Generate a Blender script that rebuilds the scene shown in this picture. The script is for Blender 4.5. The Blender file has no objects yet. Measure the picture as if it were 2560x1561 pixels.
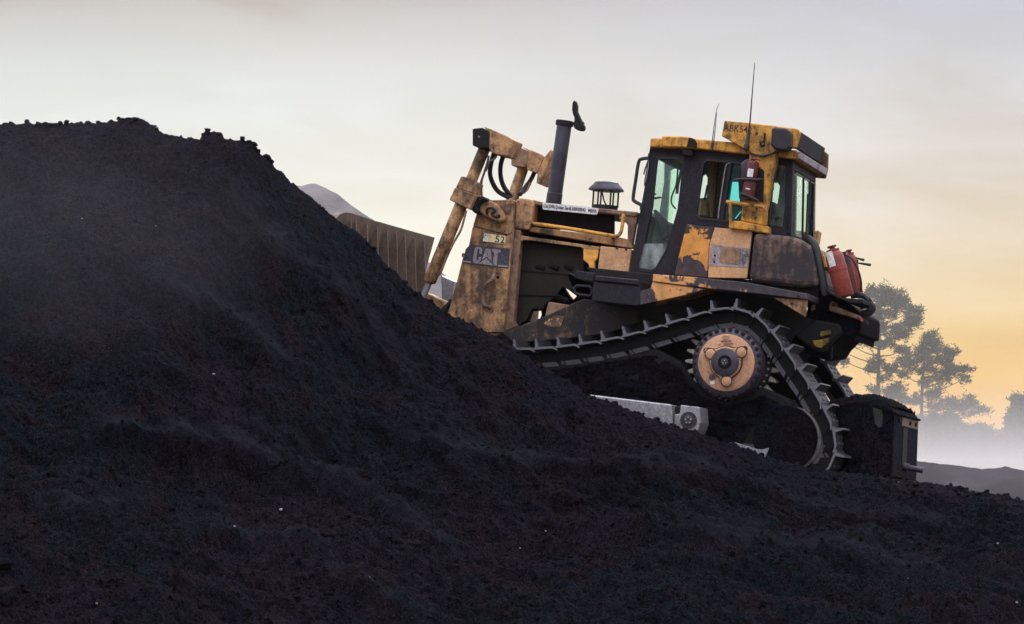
import bpy, bmesh, math, random
import numpy as np
from mathutils import Vector, Matrix

# ---------------------------------------------------------------- camera, sky, sun, exposure
scene = bpy.context.scene
COL = scene.collection
random.seed(7)
CAM = Vector((7.6, -35.0, 1.7))
AIM_X = -2.05
F_PX, W_PX, H_PX, HORIZON = 8472.0, 2560.0, 1561.0, 1240.0
cam_data = bpy.data.cameras.new("camera")
cam = bpy.data.objects.new("camera", cam_data)
COL.objects.link(cam)
cam_data.sensor_width = 36.0
cam_data.lens = 36.0 * F_PX / W_PX
cam_data.clip_start = 0.5
cam_data.clip_end = 6000.0
cam.location = CAM
yaw = math.atan2(-(AIM_X - CAM.x), -CAM.y)
pitch = math.atan((HORIZON - H_PX / 2) / F_PX)
cam.rotation_euler = (math.radians(90) + pitch, 0, yaw)
scene.camera = cam
CAM_R = cam.rotation_euler.to_matrix()

SUN_AZ, SUN_EL = math.radians(-11), math.radians(11)   # azimuth to the right of +Y, behind the machine
world = bpy.data.worlds.new("World")
scene.world = world
world.use_nodes = True
wn, wl = world.node_tree.nodes, world.node_tree.links
wn.clear()


def lin(r, g, b, k=1.0):
    def f(c):
        c /= 255.0
        return c / 12.92 if c <= 0.04045 else ((c + 0.055) / 1.055) ** 2.4
    return (f(r) * k, f(g) * k, f(b) * k, 1.0)


def ramp(nodes, stops, interp='LINEAR'):
    n = nodes.new('ShaderNodeValToRGB')
    cr = n.color_ramp
    cr.interpolation = interp
    while len(cr.elements) > 1:
        cr.elements.remove(cr.elements[0])
    for i, (p, c) in enumerate(stops):
        e = cr.elements[0] if i == 0 else cr.elements.new(p)
        e.position = p
        e.color = c
    return n


tc = wn.new('ShaderNodeTexCoord')
sep = wn.new('ShaderNodeSeparateXYZ'); wl.new(tc.outputs['Generated'], sep.inputs[0])
cln = wn.new('ShaderNodeMapping'); cln.inputs['Scale'].default_value = (9, 9, 30)
wl.new(tc.outputs['Generated'], cln.inputs[0])
cn = wn.new('ShaderNodeTexNoise'); cn.inputs['Scale'].default_value = 1.5; cn.inputs['Detail'].default_value = 5
cn.inputs['Distortion'].default_value = 0.6
wl.new(cln.outputs[0], cn.inputs['Vector'])
# drifting cloud edges: bend the height a little before looking up the colour
cm = wn.new('ShaderNodeMath'); cm.operation = 'MULTIPLY_ADD'; cm.inputs[1].default_value = 0.036; cm.inputs[2].default_value = -0.018
wl.new(cn.outputs['Fac'], cm.inputs[0])
hz = wn.new('ShaderNodeMath'); hz.operation = 'ADD'; wl.new(sep.outputs['Z'], hz.inputs[0]); wl.new(cm.outputs[0], hz.inputs[1])
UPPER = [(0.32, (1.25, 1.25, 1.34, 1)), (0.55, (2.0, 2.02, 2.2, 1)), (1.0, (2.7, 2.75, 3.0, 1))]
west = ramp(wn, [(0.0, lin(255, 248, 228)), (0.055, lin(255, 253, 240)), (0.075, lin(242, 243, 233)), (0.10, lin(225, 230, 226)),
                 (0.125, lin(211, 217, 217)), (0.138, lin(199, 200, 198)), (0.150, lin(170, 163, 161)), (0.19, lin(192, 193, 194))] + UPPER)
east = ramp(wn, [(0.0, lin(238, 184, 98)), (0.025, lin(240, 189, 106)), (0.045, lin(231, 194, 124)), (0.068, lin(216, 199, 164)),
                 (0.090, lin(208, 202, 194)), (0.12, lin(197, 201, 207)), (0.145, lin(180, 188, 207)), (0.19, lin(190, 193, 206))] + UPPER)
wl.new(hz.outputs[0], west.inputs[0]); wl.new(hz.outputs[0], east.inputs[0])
dt = wn.new('ShaderNodeVectorMath'); dt.operation = 'DOT_PRODUCT'
dt.inputs[1].default_value = (math.cos(yaw), math.sin(yaw), 0)
wl.new(tc.outputs['Generated'], dt.inputs[0])
az = wn.new('ShaderNodeMapRange'); az.interpolation_type = 'SMOOTHSTEP'
az.inputs['From Min'].default_value = -0.10; az.inputs['From Max'].default_value = 0.14
wl.new(dt.outputs['Value'], az.inputs['Value'])
mx = wn.new('ShaderNodeMix'); mx.data_type = 'RGBA'
wl.new(az.outputs[0], mx.inputs['Factor']); wl.new(west.outputs[0], mx.inputs['A']); wl.new(east.outputs[0], mx.inputs['B'])
cn2 = wn.new('ShaderNodeMapRange'); cn2.inputs['From Min'].default_value = 0.3; cn2.inputs['From Max'].default_value = 0.7
cn2.inputs['To Min'].default_value = 0.88; cn2.inputs['To Max'].default_value = 1.10
wl.new(cn.outputs['Fac'], cn2.inputs['Value'])
ml = wn.new('ShaderNodeVectorMath'); ml.operation = 'SCALE'
wl.new(mx.outputs['Result'], ml.inputs[0]); wl.new(cn2.outputs[0], ml.inputs['Scale'])
sky = wn.new('ShaderNodeTexSky'); sky.sky_type = 'NISHITA'; sky.sun_disc = False
sky.sun_elevation = SUN_EL; sky.sun_rotation = SUN_AZ; sky.dust_density = 4.0
sk = wn.new('ShaderNodeVectorMath'); sk.operation = 'SCALE'; sk.inputs['Scale'].default_value = 0.0012
wl.new(sky.outputs[0], sk.inputs[0])
ad = wn.new('ShaderNodeVectorMath'); ad.operation = 'ADD'
wl.new(ml.outputs[0], ad.inputs[0]); wl.new(sk.outputs[0], ad.inputs[1])
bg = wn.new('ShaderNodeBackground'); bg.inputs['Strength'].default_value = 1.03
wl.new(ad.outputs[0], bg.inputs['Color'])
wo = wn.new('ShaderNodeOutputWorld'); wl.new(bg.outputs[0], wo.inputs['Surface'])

sun_d = bpy.data.lights.new("sun", 'SUN')
sun_d.energy = 1.3
sun_d.angle = math.radians(12)
sun_d.color = (1.0, 0.86, 0.68)
sun = bpy.data.objects.new("sun", sun_d)
COL.objects.link(sun)
sdir = Vector((math.sin(SUN_AZ) * math.cos(SUN_EL), math.cos(SUN_AZ) * math.cos(SUN_EL), math.sin(SUN_EL)))
sun.rotation_euler = sdir.to_track_quat('Z', 'Y').to_euler()
scene.view_settings.view_transform = 'Standard'
scene.view_settings.look = 'None'
scene.view_settings.exposure = 0.0
scene.view_settings.gamma = 1.0
try:
    scene.cycles.volume_bounces = 1
    scene.cycles.max_bounces = 6
    scene.cycles.diffuse_bounces = 3
    scene.cycles.volume_max_steps = 64
    scene.cycles.transparent_max_bounces = 16
except Exception:
    pass

# ---------------------------------------------------------------- helpers
ROLL = 0.02
LAT = Vector((0, 1, -ROLL))                        # the machine's sideways axis


def ray(px, py):
    return CAM_R @ Vector(((px - W_PX / 2) / F_PX, -(py - H_PX / 2) / F_PX, -1.0))


def at_y(px, py, y):
    d = ray(px, py)
    return CAM + d * ((y - CAM.y) / d.y)


def at_x(px, py, x):
    d = ray(px, py)
    return CAM + d * ((x - CAM.x) / d.x)


ZOOM = {1: (1000, 240, 4.4), 2: (1560, 140, 4.4), 3: (1040, 480, 3.414), 4: (1560, 360, 4.171), 5: (1600, 640, 3.755),
        6: (1800, 860, 4.171), 7: (1240, 720, 3.414), 8: (2040, 660, 2.423), 'b': (700, 420, 3.952), 'n': (1140, 560, 12.517),
        'e': (1960, 580, 5.364), 'd': (1380, 560, 6.259), 0: (0, 0, 1.0)}


def px(r, u, v):
    x, y, s = ZOOM[r]
    return x + u / s, y + v / s


def G(r, u, v, y):
    """measured point (detail sheet r) on the vertical plane at depth y"""
    a, b = px(r, u, v)
    return at_y(a, b, y)


ORIG = {}


def empty(name, loc, label=None, category=None, group=None, parent=None):
    o = bpy.data.objects.new(name, None)
    COL.objects.link(o)
    o.empty_display_size = 0.2
    o.location = loc
    ORIG[o.name] = Vector(loc)
    tag(o, label, category, group)
    return o


def tag(o, label=None, category=None, group=None, kind=None):
    if label: o['label'] = label
    if category: o['category'] = category
    if group: o['group'] = group
    if kind: o['kind'] = kind
    return o


def finish(me, smooth):
    if smooth:
        me.polygons.foreach_set('use_smooth', [True] * len(me.polygons))
        try:
            me.set_sharp_from_angle(angle=math.radians(38))
        except Exception:
            pass
    me.update()


def obj(name, verts, faces, mat, parent=None, smooth=False, bevel=0.0, recalc=True, seg=1):
    o0 = ORIG[parent.name] if parent is not None else Vector((0, 0, 0))
    me = bpy.data.meshes.new(name)
    me.from_pydata([tuple(Vector(v) - o0) for v in verts], [], [tuple(f) for f in faces])
    if recalc or bevel:
        bm = bmesh.new()
        bm.from_mesh(me)
        if recalc:
            bmesh.ops.recalc_face_normals(bm, faces=bm.faces)
        if bevel:
            ed = [e for e in bm.edges if len(e.link_faces) == 2 and e.calc_face_angle(0) > 0.5]
            if ed:
                bmesh.ops.bevel(bm, geom=ed, offset=bevel, segments=seg, affect='EDGES', clamp_overlap=True, profile=0.5)
        bm.to_mesh(me)
        bm.free()
    finish(me, smooth)
    if mat: me.materials.append(mat)
    o = bpy.data.objects.new(name, me)
    COL.objects.link(o)
    if parent is not None:
        o.parent = parent
    ORIG[o.name] = o0
    return o


def extrude(pts, vec, holes=()):
    """polygon (with holes) in space pushed along vec -> verts, faces"""
    if not holes:
        n = len(pts)
        v = list(pts) + [p + vec for p in pts]
        f = [tuple(range(n)), tuple(range(2 * n - 1, n - 1, -1))]
        f += [(i, (i + 1) % n, (i + 1) % n + n, i + n) for i in range(n)]
        return v, f
    bm = bmesh.new()
    edges = []
    for loop in [pts] + list(holes):
        vs = [bm.verts.new(p) for p in loop]
        edges += [bm.edges.new((vs[i], vs[(i + 1) % len(vs)])) for i in range(len(vs))]
    bmesh.ops.triangle_fill(bm, use_beauty=True, use_dissolve=False, edges=edges)
    bm.verts.index_update()
    v0 = [x.co.copy() for x in bm.verts]
    n = len(v0)
    f = [tuple(x.index for x in fc.verts) for fc in bm.faces]
    side = [tuple(x.index for x in e.verts) for e in bm.edges if len(e.link_faces) == 1]
    bm.free()
    out = list(f) + [tuple(i + n for i in reversed(q)) for q in f]
    out += [(a, b, b + n, a + n) for a, b in side]
    return v0 + [p + vec for p in v0], out


def plate(name, r, uv, y0, y1, mat, parent, bevel=0.006, holes=(), seg=1):
    """measured outline on plane y0, given its real thickness to y1"""
    pts = [G(r, u, v, y0) for u, v in uv]
    hs = [[G(r, u, v, y0) for u, v in h] for h in holes]
    v, f = extrude(pts, LAT * (y1 - y0), hs)
    return obj(name, v, f, mat, parent, bevel=bevel, seg=seg)


def smooth_path(pts, n=6):
    out = []
    P = [pts[0]] + list(pts) + [pts[-1]]
    for i in range(1, len(P) - 2):
        a, b, c, d = P[i - 1], P[i], P[i + 1], P[i + 2]
        for k in range(n):
            t = k / n
            out.append(0.5 * ((2 * b) + (c - a) * t + (2 * a - 5 * b + 4 * c - d) * t * t + (3 * b - a - 3 * c + d) * t ** 3))
    out.append(pts[-1])
    return out


def sweep(pts, r, n=8):
    pts = [Vector(p) for p in pts]
    rr = r if isinstance(r, (list, tuple)) else [r] * len(pts)
    v, f = [], []
    t0 = (pts[1] - pts[0]).normalized()
    u = t0.orthogonal().normalized()
    for i, p in enumerate(pts):
        t = (pts[min(i + 1, len(pts) - 1)] - pts[max(i - 1, 0)]).normalized()
        u = (u - t * u.dot(t)).normalized()
        w = t.cross(u)
        for k in range(n):
            a = 2 * math.pi * k / n
            v.append(p + (u * math.cos(a) + w * math.sin(a)) * rr[i])
    for i in range(len(pts) - 1):
        for k in range(n):
            a, b = i * n + k, i * n + (k + 1) % n
            f.append((a, b, b + n, a + n))
    f.append(tuple(range(n - 1, -1, -1)))
    f.append(tuple(range((len(pts) - 1) * n, len(pts) * n)))
    return v, f


def tube(name, pts, r, mat, parent, n=8, curve=0):
    if curve: pts = smooth_path(pts, curve)
    v, f = sweep(pts, r, n)
    return obj(name, v, f, mat, parent, smooth=True, recalc=False)


def lathe(c, axis, prof, n=32):
    """prof: (distance along axis, radius)"""
    axis = axis.normalized()
    u = axis.orthogonal().normalized()
    w = axis.cross(u)
    v, f = [], []
    for t, r in prof:
        for k in range(n):
            a = 2 * math.pi * k / n
            v.append(c + axis * t + (u * math.cos(a) + w * math.sin(a)) * max(r, 1e-4))
    for i in range(len(prof) - 1):
        for k in range(n):
            a, b = i * n + k, i * n + (k + 1) % n
            f.append((a, b, b + n, a + n))
    f.append(tuple(range(n - 1, -1, -1)))
    f.append(tuple(range((len(prof) - 1) * n, len(prof) * n)))
    return v, f


def merge(*parts):
    V, F = [], []
    for v, f in parts:
        k = len(V)
        V += list(v)
        F += [tuple(i + k for i in q) for q in f]
    return V, F


def box(c, sx, sy, sz, m=None):
    v = [Vector((a * sx / 2, b * sy / 2, d * sz / 2)) for a in (-1, 1) for b in (-1, 1) for d in (-1, 1)]
    if m is not None: v = [m @ p for p in v]
    return [p + c for p in v], [(0, 1, 3, 2), (4, 6, 7, 5), (0, 4, 5, 1), (2, 3, 7, 6), (0, 2, 6, 4), (1, 5, 7, 3)]


def lettering(name, text, quad, mat, parent, thick=0.002, bold=0.0):
    """raised lettering filling the quad (bottom-left, bottom-right, top-right, top-left)"""
    cu = bpy.data.curves.new(name, 'FONT')
    cu.body = text
    cu.offset = bold
    cu.resolution_u = 3
    tmp = bpy.data.objects.new(name, cu)
    COL.objects.link(tmp)
    dg = bpy.context.evaluated_depsgraph_get()
    me = bpy.data.meshes.new_from_object(tmp.evaluated_get(dg))
    bpy.data.objects.remove(tmp)
    bpy.data.curves.remove(cu)
    xs = [v.co.x for v in me.vertices]; ys = [v.co.y for v in me.vertices]
    x0, x1, y0, y1 = min(xs), max(xs), min(ys), max(ys)
    a, b, c, d = quad
    V = []
    for q in me.vertices:
        s, t = (q.co.x - x0) / (x1 - x0), (q.co.y - y0) / (y1 - y0)
        V.append((a * (1 - s) + b * s) * (1 - t) + (d * (1 - s) + c * s) * t)
    F = [tuple(p.vertices) for p in me.polygons]
    bpy.data.meshes.remove(me)
    return obj(name, V, F, mat, parent, recalc=True)


# ---------------------------------------------------------------- procedural materials
def material(name):
    m = bpy.data.materials.new(name)
    m.use_nodes = True
    nt = m.node_tree
    return m, nt, nt.nodes, nt.links, nt.nodes['Principled BSDF']


def noise(nt, scale, detail=5, rough=0.6, stretch=None, dist=0.0):
    t = nt.nodes.new('ShaderNodeTexCoord')
    n = nt.nodes.new('ShaderNodeTexNoise')
    n.inputs['Scale'].default_value = scale
    n.inputs['Detail'].default_value = detail
    n.inputs['Roughness'].default_value = rough
    n.inputs['Distortion'].default_value = dist
    if stretch:
        mp = nt.nodes.new('ShaderNodeMapping')
        mp.inputs['Scale'].default_value = stretch
        nt.links.new(t.outputs['Object'], mp.inputs[0])
        nt.links.new(mp.outputs[0], n.inputs['Vector'])
    else:
        nt.links.new(t.outputs['Object'], n.inputs['Vector'])
    return n.outputs['Fac']


def step(nt, src, a, b):
    n = nt.nodes.new('ShaderNodeMapRange')
    n.interpolation_type = 'SMOOTHSTEP'
    n.inputs['From Min'].default_value = a
    n.inputs['From Max'].default_value = b
    nt.links.new(src, n.inputs['Value'])
    return n.outputs[0]


def mixc(nt, fac, a, b):
    n = nt.nodes.new('ShaderNodeMix')
    n.data_type = 'RGBA'
    nt.links.new(fac, n.inputs['Factor'])
    for s, k in ((a, 'A'), (b, 'B')):
        if isinstance(s, tuple):
            n.inputs[k].default_value = s if len(s) == 4 else (*s, 1)
        else:
            nt.links.new(s, n.inputs[k])
    return n.outputs['Result']


def mathn(nt, op, a, b=None):
    n = nt.nodes.new('ShaderNodeMath')
    n.operation = op
    for i, s in enumerate((a, b)):
        if s is None: continue
        if isinstance(s, (int, float)): n.inputs[i].default_value = s
        else: nt.links.new(s, n.inputs[i])
    return n.outputs[0]


def bump(nt, bs, src, strength=0.3, dist=0.01):
    n = nt.nodes.new('ShaderNodeBump')
    n.inputs['Strength'].default_value = strength
    n.inputs['Distance'].default_value = dist
    nt.links.new(src, n.inputs['Height'])
    nt.links.new(n.outputs[0], bs.inputs['Normal'])


def worn(name, base, dirt=(0.035, 0.03, 0.035), grime=0.5, second=None, rough=0.6, metal=0.0, chips=0.62, scale=1.0, spec=0.3):
    """paint or bare metal with soot, runs, mottling and chips"""
    m, nt, ns, ls, bs = material(name)
    big = noise(nt, 1.9 * scale, 8, 0.66, dist=0.5)
    mid = noise(nt, 6 * scale, 8, 0.70, dist=0.4)
    fine = noise(nt, 17 * scale, 7, 0.75)
    runs = noise(nt, 3.4 * scale, 7, 0.62, stretch=(5, 5, 0.9))
    c = base
    if second:
        c = mixc(nt, step(nt, mid, 0.36, 0.64), base, second)
    c = mixc(nt, step(nt, noise(nt, 38 * scale, 4, 0.75), 0.4, 0.62), c, mixc(nt, step(nt, mid, 0, 1), tuple(x * 0.72 for x in base), tuple(x * 0.62 for x in base)))
    soot = mathn(nt, 'ADD', mathn(nt, 'MULTIPLY', big, 0.36), mathn(nt, 'ADD', mathn(nt, 'MULTIPLY', runs, 0.22), mathn(nt, 'ADD', mathn(nt, 'MULTIPLY', mid, 0.22), mathn(nt, 'MULTIPLY', fine, 0.20))))
    lo = 0.60 - 0.24 * grime
    f1 = mathn(nt, 'MULTIPLY', step(nt, soot, lo - 0.01, lo + 0.12), min(1.0, 0.62 + grime * 0.45))
    c = mixc(nt, f1, c, dirt)
    f2 = step(nt, mathn(nt, 'ADD', mathn(nt, 'MULTIPLY', fine, 0.7), mathn(nt, 'MULTIPLY', mid, 0.3)), chips - 0.02, chips + 0.015)
    c = mixc(nt, f2, c, tuple(x * 0.6 for x in dirt))
    ls.new(c, bs.inputs['Base Color'])
    r = nt.nodes.new('ShaderNodeMapRange')
    r.inputs['To Min'].default_value = rough - 0.12
    r.inputs['To Max'].default_value = min(1, rough + 0.22)
    ls.new(big, r.inputs['Value'])
    ls.new(r.outputs[0], bs.inputs['Roughness'])
    bs.inputs['Metallic'].default_value = metal
    bs.inputs['Specular IOR Level'].default_value = spec
    bump(nt, bs, mathn(nt, 'ADD', fine, mathn(nt, 'MULTIPLY', mid, 1.2)), 0.3, 0.008)
    return m


def peeled(name, top, under, centre, up, half, thr=0.0, scale=6.0, origin=Vector((0, 0, 0))):
    """top coat left on in ragged islands near the line through centre, bare primer elsewhere"""
    m, nt, ns, ls, bs = material(name)
    t = ns.new('ShaderNodeTexCoord')
    s = ns.new('ShaderNodeVectorMath'); s.operation = 'SUBTRACT'
    s.inputs[1].default_value = tuple(centre - origin)
    ls.new(t.outputs['Object'], s.inputs[0])
    d = ns.new('ShaderNodeVectorMath'); d.operation = 'DOT_PRODUCT'
    d.inputs[1].default_value = tuple(up.normalized())
    ls.new(s.outputs[0], d.inputs[0])
    k = mathn(nt, 'DIVIDE', mathn(nt, 'ABSOLUTE', d.outputs['Value']), half)
    bias = mathn(nt, 'SUBTRACT', 1.0, k)
    n1 = noise(nt, scale, 12, 0.68, dist=0.35)
    v = mathn(nt, 'ADD', mathn(nt, 'MULTIPLY', bias, 0.22), n1)
    edge = step(nt, v, 0.615 + thr, 0.64 + thr)
    stain = step(nt, noise(nt, 9, 5), 0.35, 0.75)
    topc = mixc(nt, stain, top, tuple(x * 0.62 for x in top[:3]))
    undc = mixc(nt, step(nt, noise(nt, 14, 5), 0.35, 0.7), under, tuple(min(1, x * 1.8) for x in under[:3]))
    ls.new(mixc(nt, edge, undc, topc), bs.inputs['Base Color'])
    bs.inputs['Roughness'].default_value = 0.62
    bs.inputs['Specular IOR Level'].default_value = 0.3
    bump(nt, bs, mathn(nt, 'ADD', mathn(nt, 'MULTIPLY', edge, 1.0), mathn(nt, 'MULTIPLY', noise(nt, 40, 4), 0.3)), 0.4, 0.004)
    return m


def plain(name, c, rough=0.6, metal=0.0, spec=0.4, vary=0.35, scale=12):
    m, nt, ns, ls, bs = material(name)
    n1 = noise(nt, scale, 5)
    ls.new(mixc(nt, step(nt, n1, 0.3, 0.7), tuple(x * (1 - vary) for x in c[:3]), tuple(min(1, x * (1 + vary)) for x in c[:3])), bs.inputs['Base Color'])
    bs.inputs['Roughness'].default_value = rough
    bs.inputs['Metallic'].default_value = metal
    bs.inputs['Specular IOR Level'].default_value = spec
    bump(nt, bs, n1, 0.15, 0.005)
    return m


YEL, BRN = (0.60, 0.285, 0.07), (0.31, 0.165, 0.085)
M = {}
M['yellow'] = worn('yellow_paint', (0.80, 0.37, 0.055), grime=0.54, second=(0.56, 0.28, 0.07), dirt=(0.075, 0.046, 0.03), chips=0.585)
M['tan'] = worn('dusty_yellow_paint', (0.58, 0.32, 0.155), grime=0.62, second=(0.42, 0.225, 0.115), dirt=(0.055, 0.038, 0.03), chips=0.59)
M['brown'] = worn('soot_brown_paint', (0.34, 0.205, 0.125), grime=0.60, second=(0.22, 0.13, 0.088), dirt=(0.03, 0.025, 0.028))
M['panel'] = worn('bleached_yellow_paint', (0.72, 0.41, 0.22), grime=0.26, second=(0.55, 0.30, 0.15), dirt=(0.08, 0.05, 0.035), chips=0.66)
M['black'] = worn('black_cab_paint', (0.020, 0.017, 0.026), grime=0.35, second=(0.029, 0.025, 0.035), dirt=(0.011, 0.010, 0.013), rough=0.55, spec=0.2)
M['soot'] = worn('coal_caked_steel', (0.011, 0.010, 0.012), grime=0.5, second=(0.020, 0.017, 0.019), dirt=(0.01, 0.009, 0.011), rough=0.8)
M['void'] = plain('opening_shade', (0.008, 0.007, 0.008), 0.8, spec=0.1)  # near black painting the shade inside openings and the engine bay
M['trackmetal'] = worn('track_steel', (0.155, 0.147, 0.170), grime=0.42, dirt=(0.035, 0.032, 0.04), rough=0.6, metal=0.2, spec=0.35)
M['linkmetal'] = worn('chain_steel', (0.012, 0.011, 0.013), grime=0.5, dirt=(0.006, 0.005, 0.006), rough=0.7, metal=0.0, spec=0.15)
M['brown3'] = worn('coal_blackened_paint', (0.24, 0.145, 0.09), grime=0.95, second=(0.17, 0.10, 0.07), dirt=(0.022, 0.018, 0.02))
M['bright'] = worn('scoured_steel', (0.36, 0.35, 0.39), grime=0.3, dirt=(0.14, 0.13, 0.15), rough=0.35, metal=0.55, chips=0.75)
M['tooth'] = worn('polished_tooth', (0.42, 0.40, 0.35), grime=0.12, dirt=(0.3, 0.28, 0.26), rough=0.4, metal=0.15, chips=0.8)
M['stack'] = plain('heat_blued_steel', (0.050, 0.045, 0.068), 0.45, 0.35, vary=0.45, scale=3)
M['rubber'] = plain('rubber', (0.018, 0.016, 0.020), 0.55)
M['hub'] = worn('hub_tan_paint', (0.60, 0.32, 0.19), grime=0.36, second=(0.50, 0.27, 0.16), dirt=(0.09, 0.06, 0.05), chips=0.68)
M['hubdark'] = plain('hub_dark_steel', (0.055, 0.046, 0.065), 0.5, 0.3)
M['red'] = worn('extinguisher_red', (0.29, 0.050, 0.032), grime=0.58, second=(0.24, 0.04, 0.03), dirt=(0.10, 0.03, 0.028), rough=0.42, chips=0.72)
M['darkred'] = worn('sooty_red', (0.15, 0.025, 0.025), grime=0.55, dirt=(0.03, 0.016, 0.016), rough=0.4)
M['white'] = worn('label_white', (0.80, 0.79, 0.80), grime=0.12, dirt=(0.4, 0.38, 0.38), rough=0.5, chips=0.72)
M['cream'] = worn('cream_tile', (0.86, 0.74, 0.46), grime=0.05, dirt=(0.6, 0.5, 0.3), rough=0.4, chips=0.8)
M['amber'] = plain('amber_tile', (0.85, 0.55, 0.14), 0.4, vary=0.2)
M['ink'] = plain('dark_ink', (0.015, 0.013, 0.03), 0.5, vary=0.2)
M['blueink'] = plain('blue_ink', (0.03, 0.035, 0.14), 0.5, vary=0.2)
M['decal'] = worn('decal_band', (0.055, 0.05, 0.072), grime=0.35, second=(0.085, 0.08, 0.10), dirt=(0.04, 0.032, 0.035))
M['decalwhite'] = worn('decal_lettering', (0.36, 0.31, 0.33), grime=0.35, second=(0.28, 0.23, 0.25), dirt=(0.14, 0.10, 0.11), chips=0.6)
M['labelgrey'] = worn('scuffed_white_label', (0.42, 0.38, 0.42), grime=0.5, second=(0.30, 0.25, 0.27), dirt=(0.06, 0.045, 0.05), chips=0.6, scale=2.2)
M['rust'] = worn('rusty_blade_steel', (0.20, 0.140, 0.105), grime=0.35, second=(0.12, 0.08, 0.06), dirt=(0.05, 0.04, 0.045))
M['beige'] = worn('cab_trim', (0.34, 0.24, 0.13), grime=0.3, second=(0.22, 0.16, 0.10), dirt=(0.05, 0.04, 0.03))
M['grey'] = plain('grey_plastic', (0.16, 0.16, 0.18), 0.5)
M['seat'] = plain('seat_cloth', (0.03, 0.03, 0.035), 0.85)
M['primer_orange'] = plain('bright_orange_paint', (0.78, 0.36, 0.07), 0.5, vary=0.3)
M['shoeface'] = worn('coal_rubbed_shoe', (0.034, 0.032, 0.040), grime=0.4, dirt=(0.012, 0.011, 0.014), rough=0.55, metal=0.0, spec=0.4)
M['lamp'] = plain('tail_lamp_red', (0.5, 0.06, 0.08), 0.25)
M['fence_yellow'] = worn('hydraulic_yellow', (0.40, 0.26, 0.03), grime=0.62, dirt=(0.02, 0.018, 0.018))


def glass_mat(name, tint, dusty=0.08):
    m, nt, ns, ls, bs = material(name)
    ns.remove(bs)
    tr = ns.new('ShaderNodeBsdfTransparent'); tr.inputs[0].default_value = (*tint, 1)
    gl = ns.new('ShaderNodeBsdfGlossy'); gl.inputs['Roughness'].default_value = 0.06; gl.inputs[0].default_value = (0.92, 0.95, 0.95, 1)
    df = ns.new('ShaderNodeBsdfDiffuse'); df.inputs[0].default_value = (0.42, 0.46, 0.47, 1)
    lw = ns.new('ShaderNodeLayerWeight'); lw.inputs[0].default_value = 0.5
    fr = mathn(nt, 'ADD', 0.012, mathn(nt, 'MULTIPLY', mathn(nt, 'POWER', lw.outputs['Facing'], 5.0), 0.45))
    a = ns.new('ShaderNodeMixShader')
    ls.new(fr, a.inputs[0]); ls.new(tr.outputs[0], a.inputs[1]); ls.new(gl.outputs[0], a.inputs[2])
    b = ns.new('ShaderNodeMixShader')
    d = mathn(nt, 'MULTIPLY', step(nt, noise(nt, 3.0, 5, stretch=(2, 2, 0.8)), 0.3, 0.75), dusty)
    ls.new(d, b.inputs[0]); ls.new(a.outputs[0], b.inputs[1]); ls.new(df.outputs[0], b.inputs[2])
    ls.new(b.outputs[0], ns['Material Output'].inputs['Surface'])
    return m


M['glass'] = glass_mat('tinted_cab_glass', (0.905, 0.998, 0.965), 0.03)
M['teal'] = glass_mat('teal_sliding_glass', (0.40, 0.95, 0.96), 0.03)
M['film'] = glass_mat('dusty_lower_glass', (0.75, 0.8, 0.8), 0.75)
M['clear'] = glass_mat('clear_bowl', (0.96, 0.96, 0.93), 0.05)


def coal_material(name, k=1.0, bumpy=0.9, packed_sheen=False):
    m, nt, ns, ls, bs = material(name)
    a = noise(nt, 0.55, 6, 0.6, dist=0.3)
    b = noise(nt, 9, 8, 0.72)
    g = noise(nt, 60, 4, 0.8)
    c = mixc(nt, step(nt, a, 0.35, 0.65), (0.030 * k, 0.020 * k, 0.037 * k), (0.014 * k, 0.023 * k, 0.036 * k))
    c = mixc(nt, step(nt, noise(nt, 1.7, 6, 0.65), 0.48, 0.64), c, (0.036 * k, 0.021 * k, 0.029 * k))
    c = mixc(nt, step(nt, b, 0.32, 0.72), c, (0.006 * k, 0.005 * k, 0.008 * k))
    c = mixc(nt, mathn(nt, 'MULTIPLY', step(nt, g, 0.52, 0.68), 0.9), c, (0.085 * k, 0.078 * k, 0.105 * k))
    c = mixc(nt, step(nt, noise(nt, 26, 6, 0.75), 0.50, 0.60), c, (0.004 * k, 0.0035 * k, 0.006 * k))
    if packed_sheen:                                                       # sky sheen of driven-over benches, painted in paler and bluer
        at = ns.new('ShaderNodeAttribute'); at.attribute_name = 'packed_sheen'
        pf = mathn(nt, 'MULTIPLY', at.outputs['Fac'], step(nt, noise(nt, 5, 6, 0.7), 0.3, 0.65))
        c = mixc(nt, pf, c, (0.033 * k, 0.034 * k, 0.050 * k))
    ls.new(c, bs.inputs['Base Color'])
    bs.inputs['Roughness'].default_value = 0.75
    bs.inputs['Specular IOR Level'].default_value = 0.02
    bump(nt, bs, mathn(nt, 'ADD', noise(nt, 34, 7, 0.78), mathn(nt, 'MULTIPLY', b, 2.0)), bumpy, 0.035)
    return m


M['coal'] = coal_material('coal', 0.50, packed_sheen=True)
M['coal2'] = coal_material('coal_lump', 0.46)

# ---------------------------------------------------------------- ground and stockpile
_rng = np.random.RandomState(3)
_perm = _rng.permutation(512)
_perm = np.concatenate([_perm, _perm])
_gx, _gy = np.cos(np.arange(512) * 2.399963), np.sin(np.arange(512) * 2.399963)


def perlin(x, y):
    xi, yi = np.floor(x).astype(int), np.floor(y).astype(int)
    xf, yf = x - xi, y - yi
    u, v = xf * xf * xf * (xf * (xf * 6 - 15) + 10), yf * yf * yf * (yf * (yf * 6 - 15) + 10)

    def g(a, b):
        h = _perm[(_perm[(xi + a) % 512] + yi + b) % 512]
        return _gx[h] * (xf - a) + _gy[h] * (yf - b)
    return (g(0, 0) * (1 - u) + g(1, 0) * u) * (1 - v) + (g(0, 1) * (1 - u) + g(1, 1) * u) * v


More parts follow.
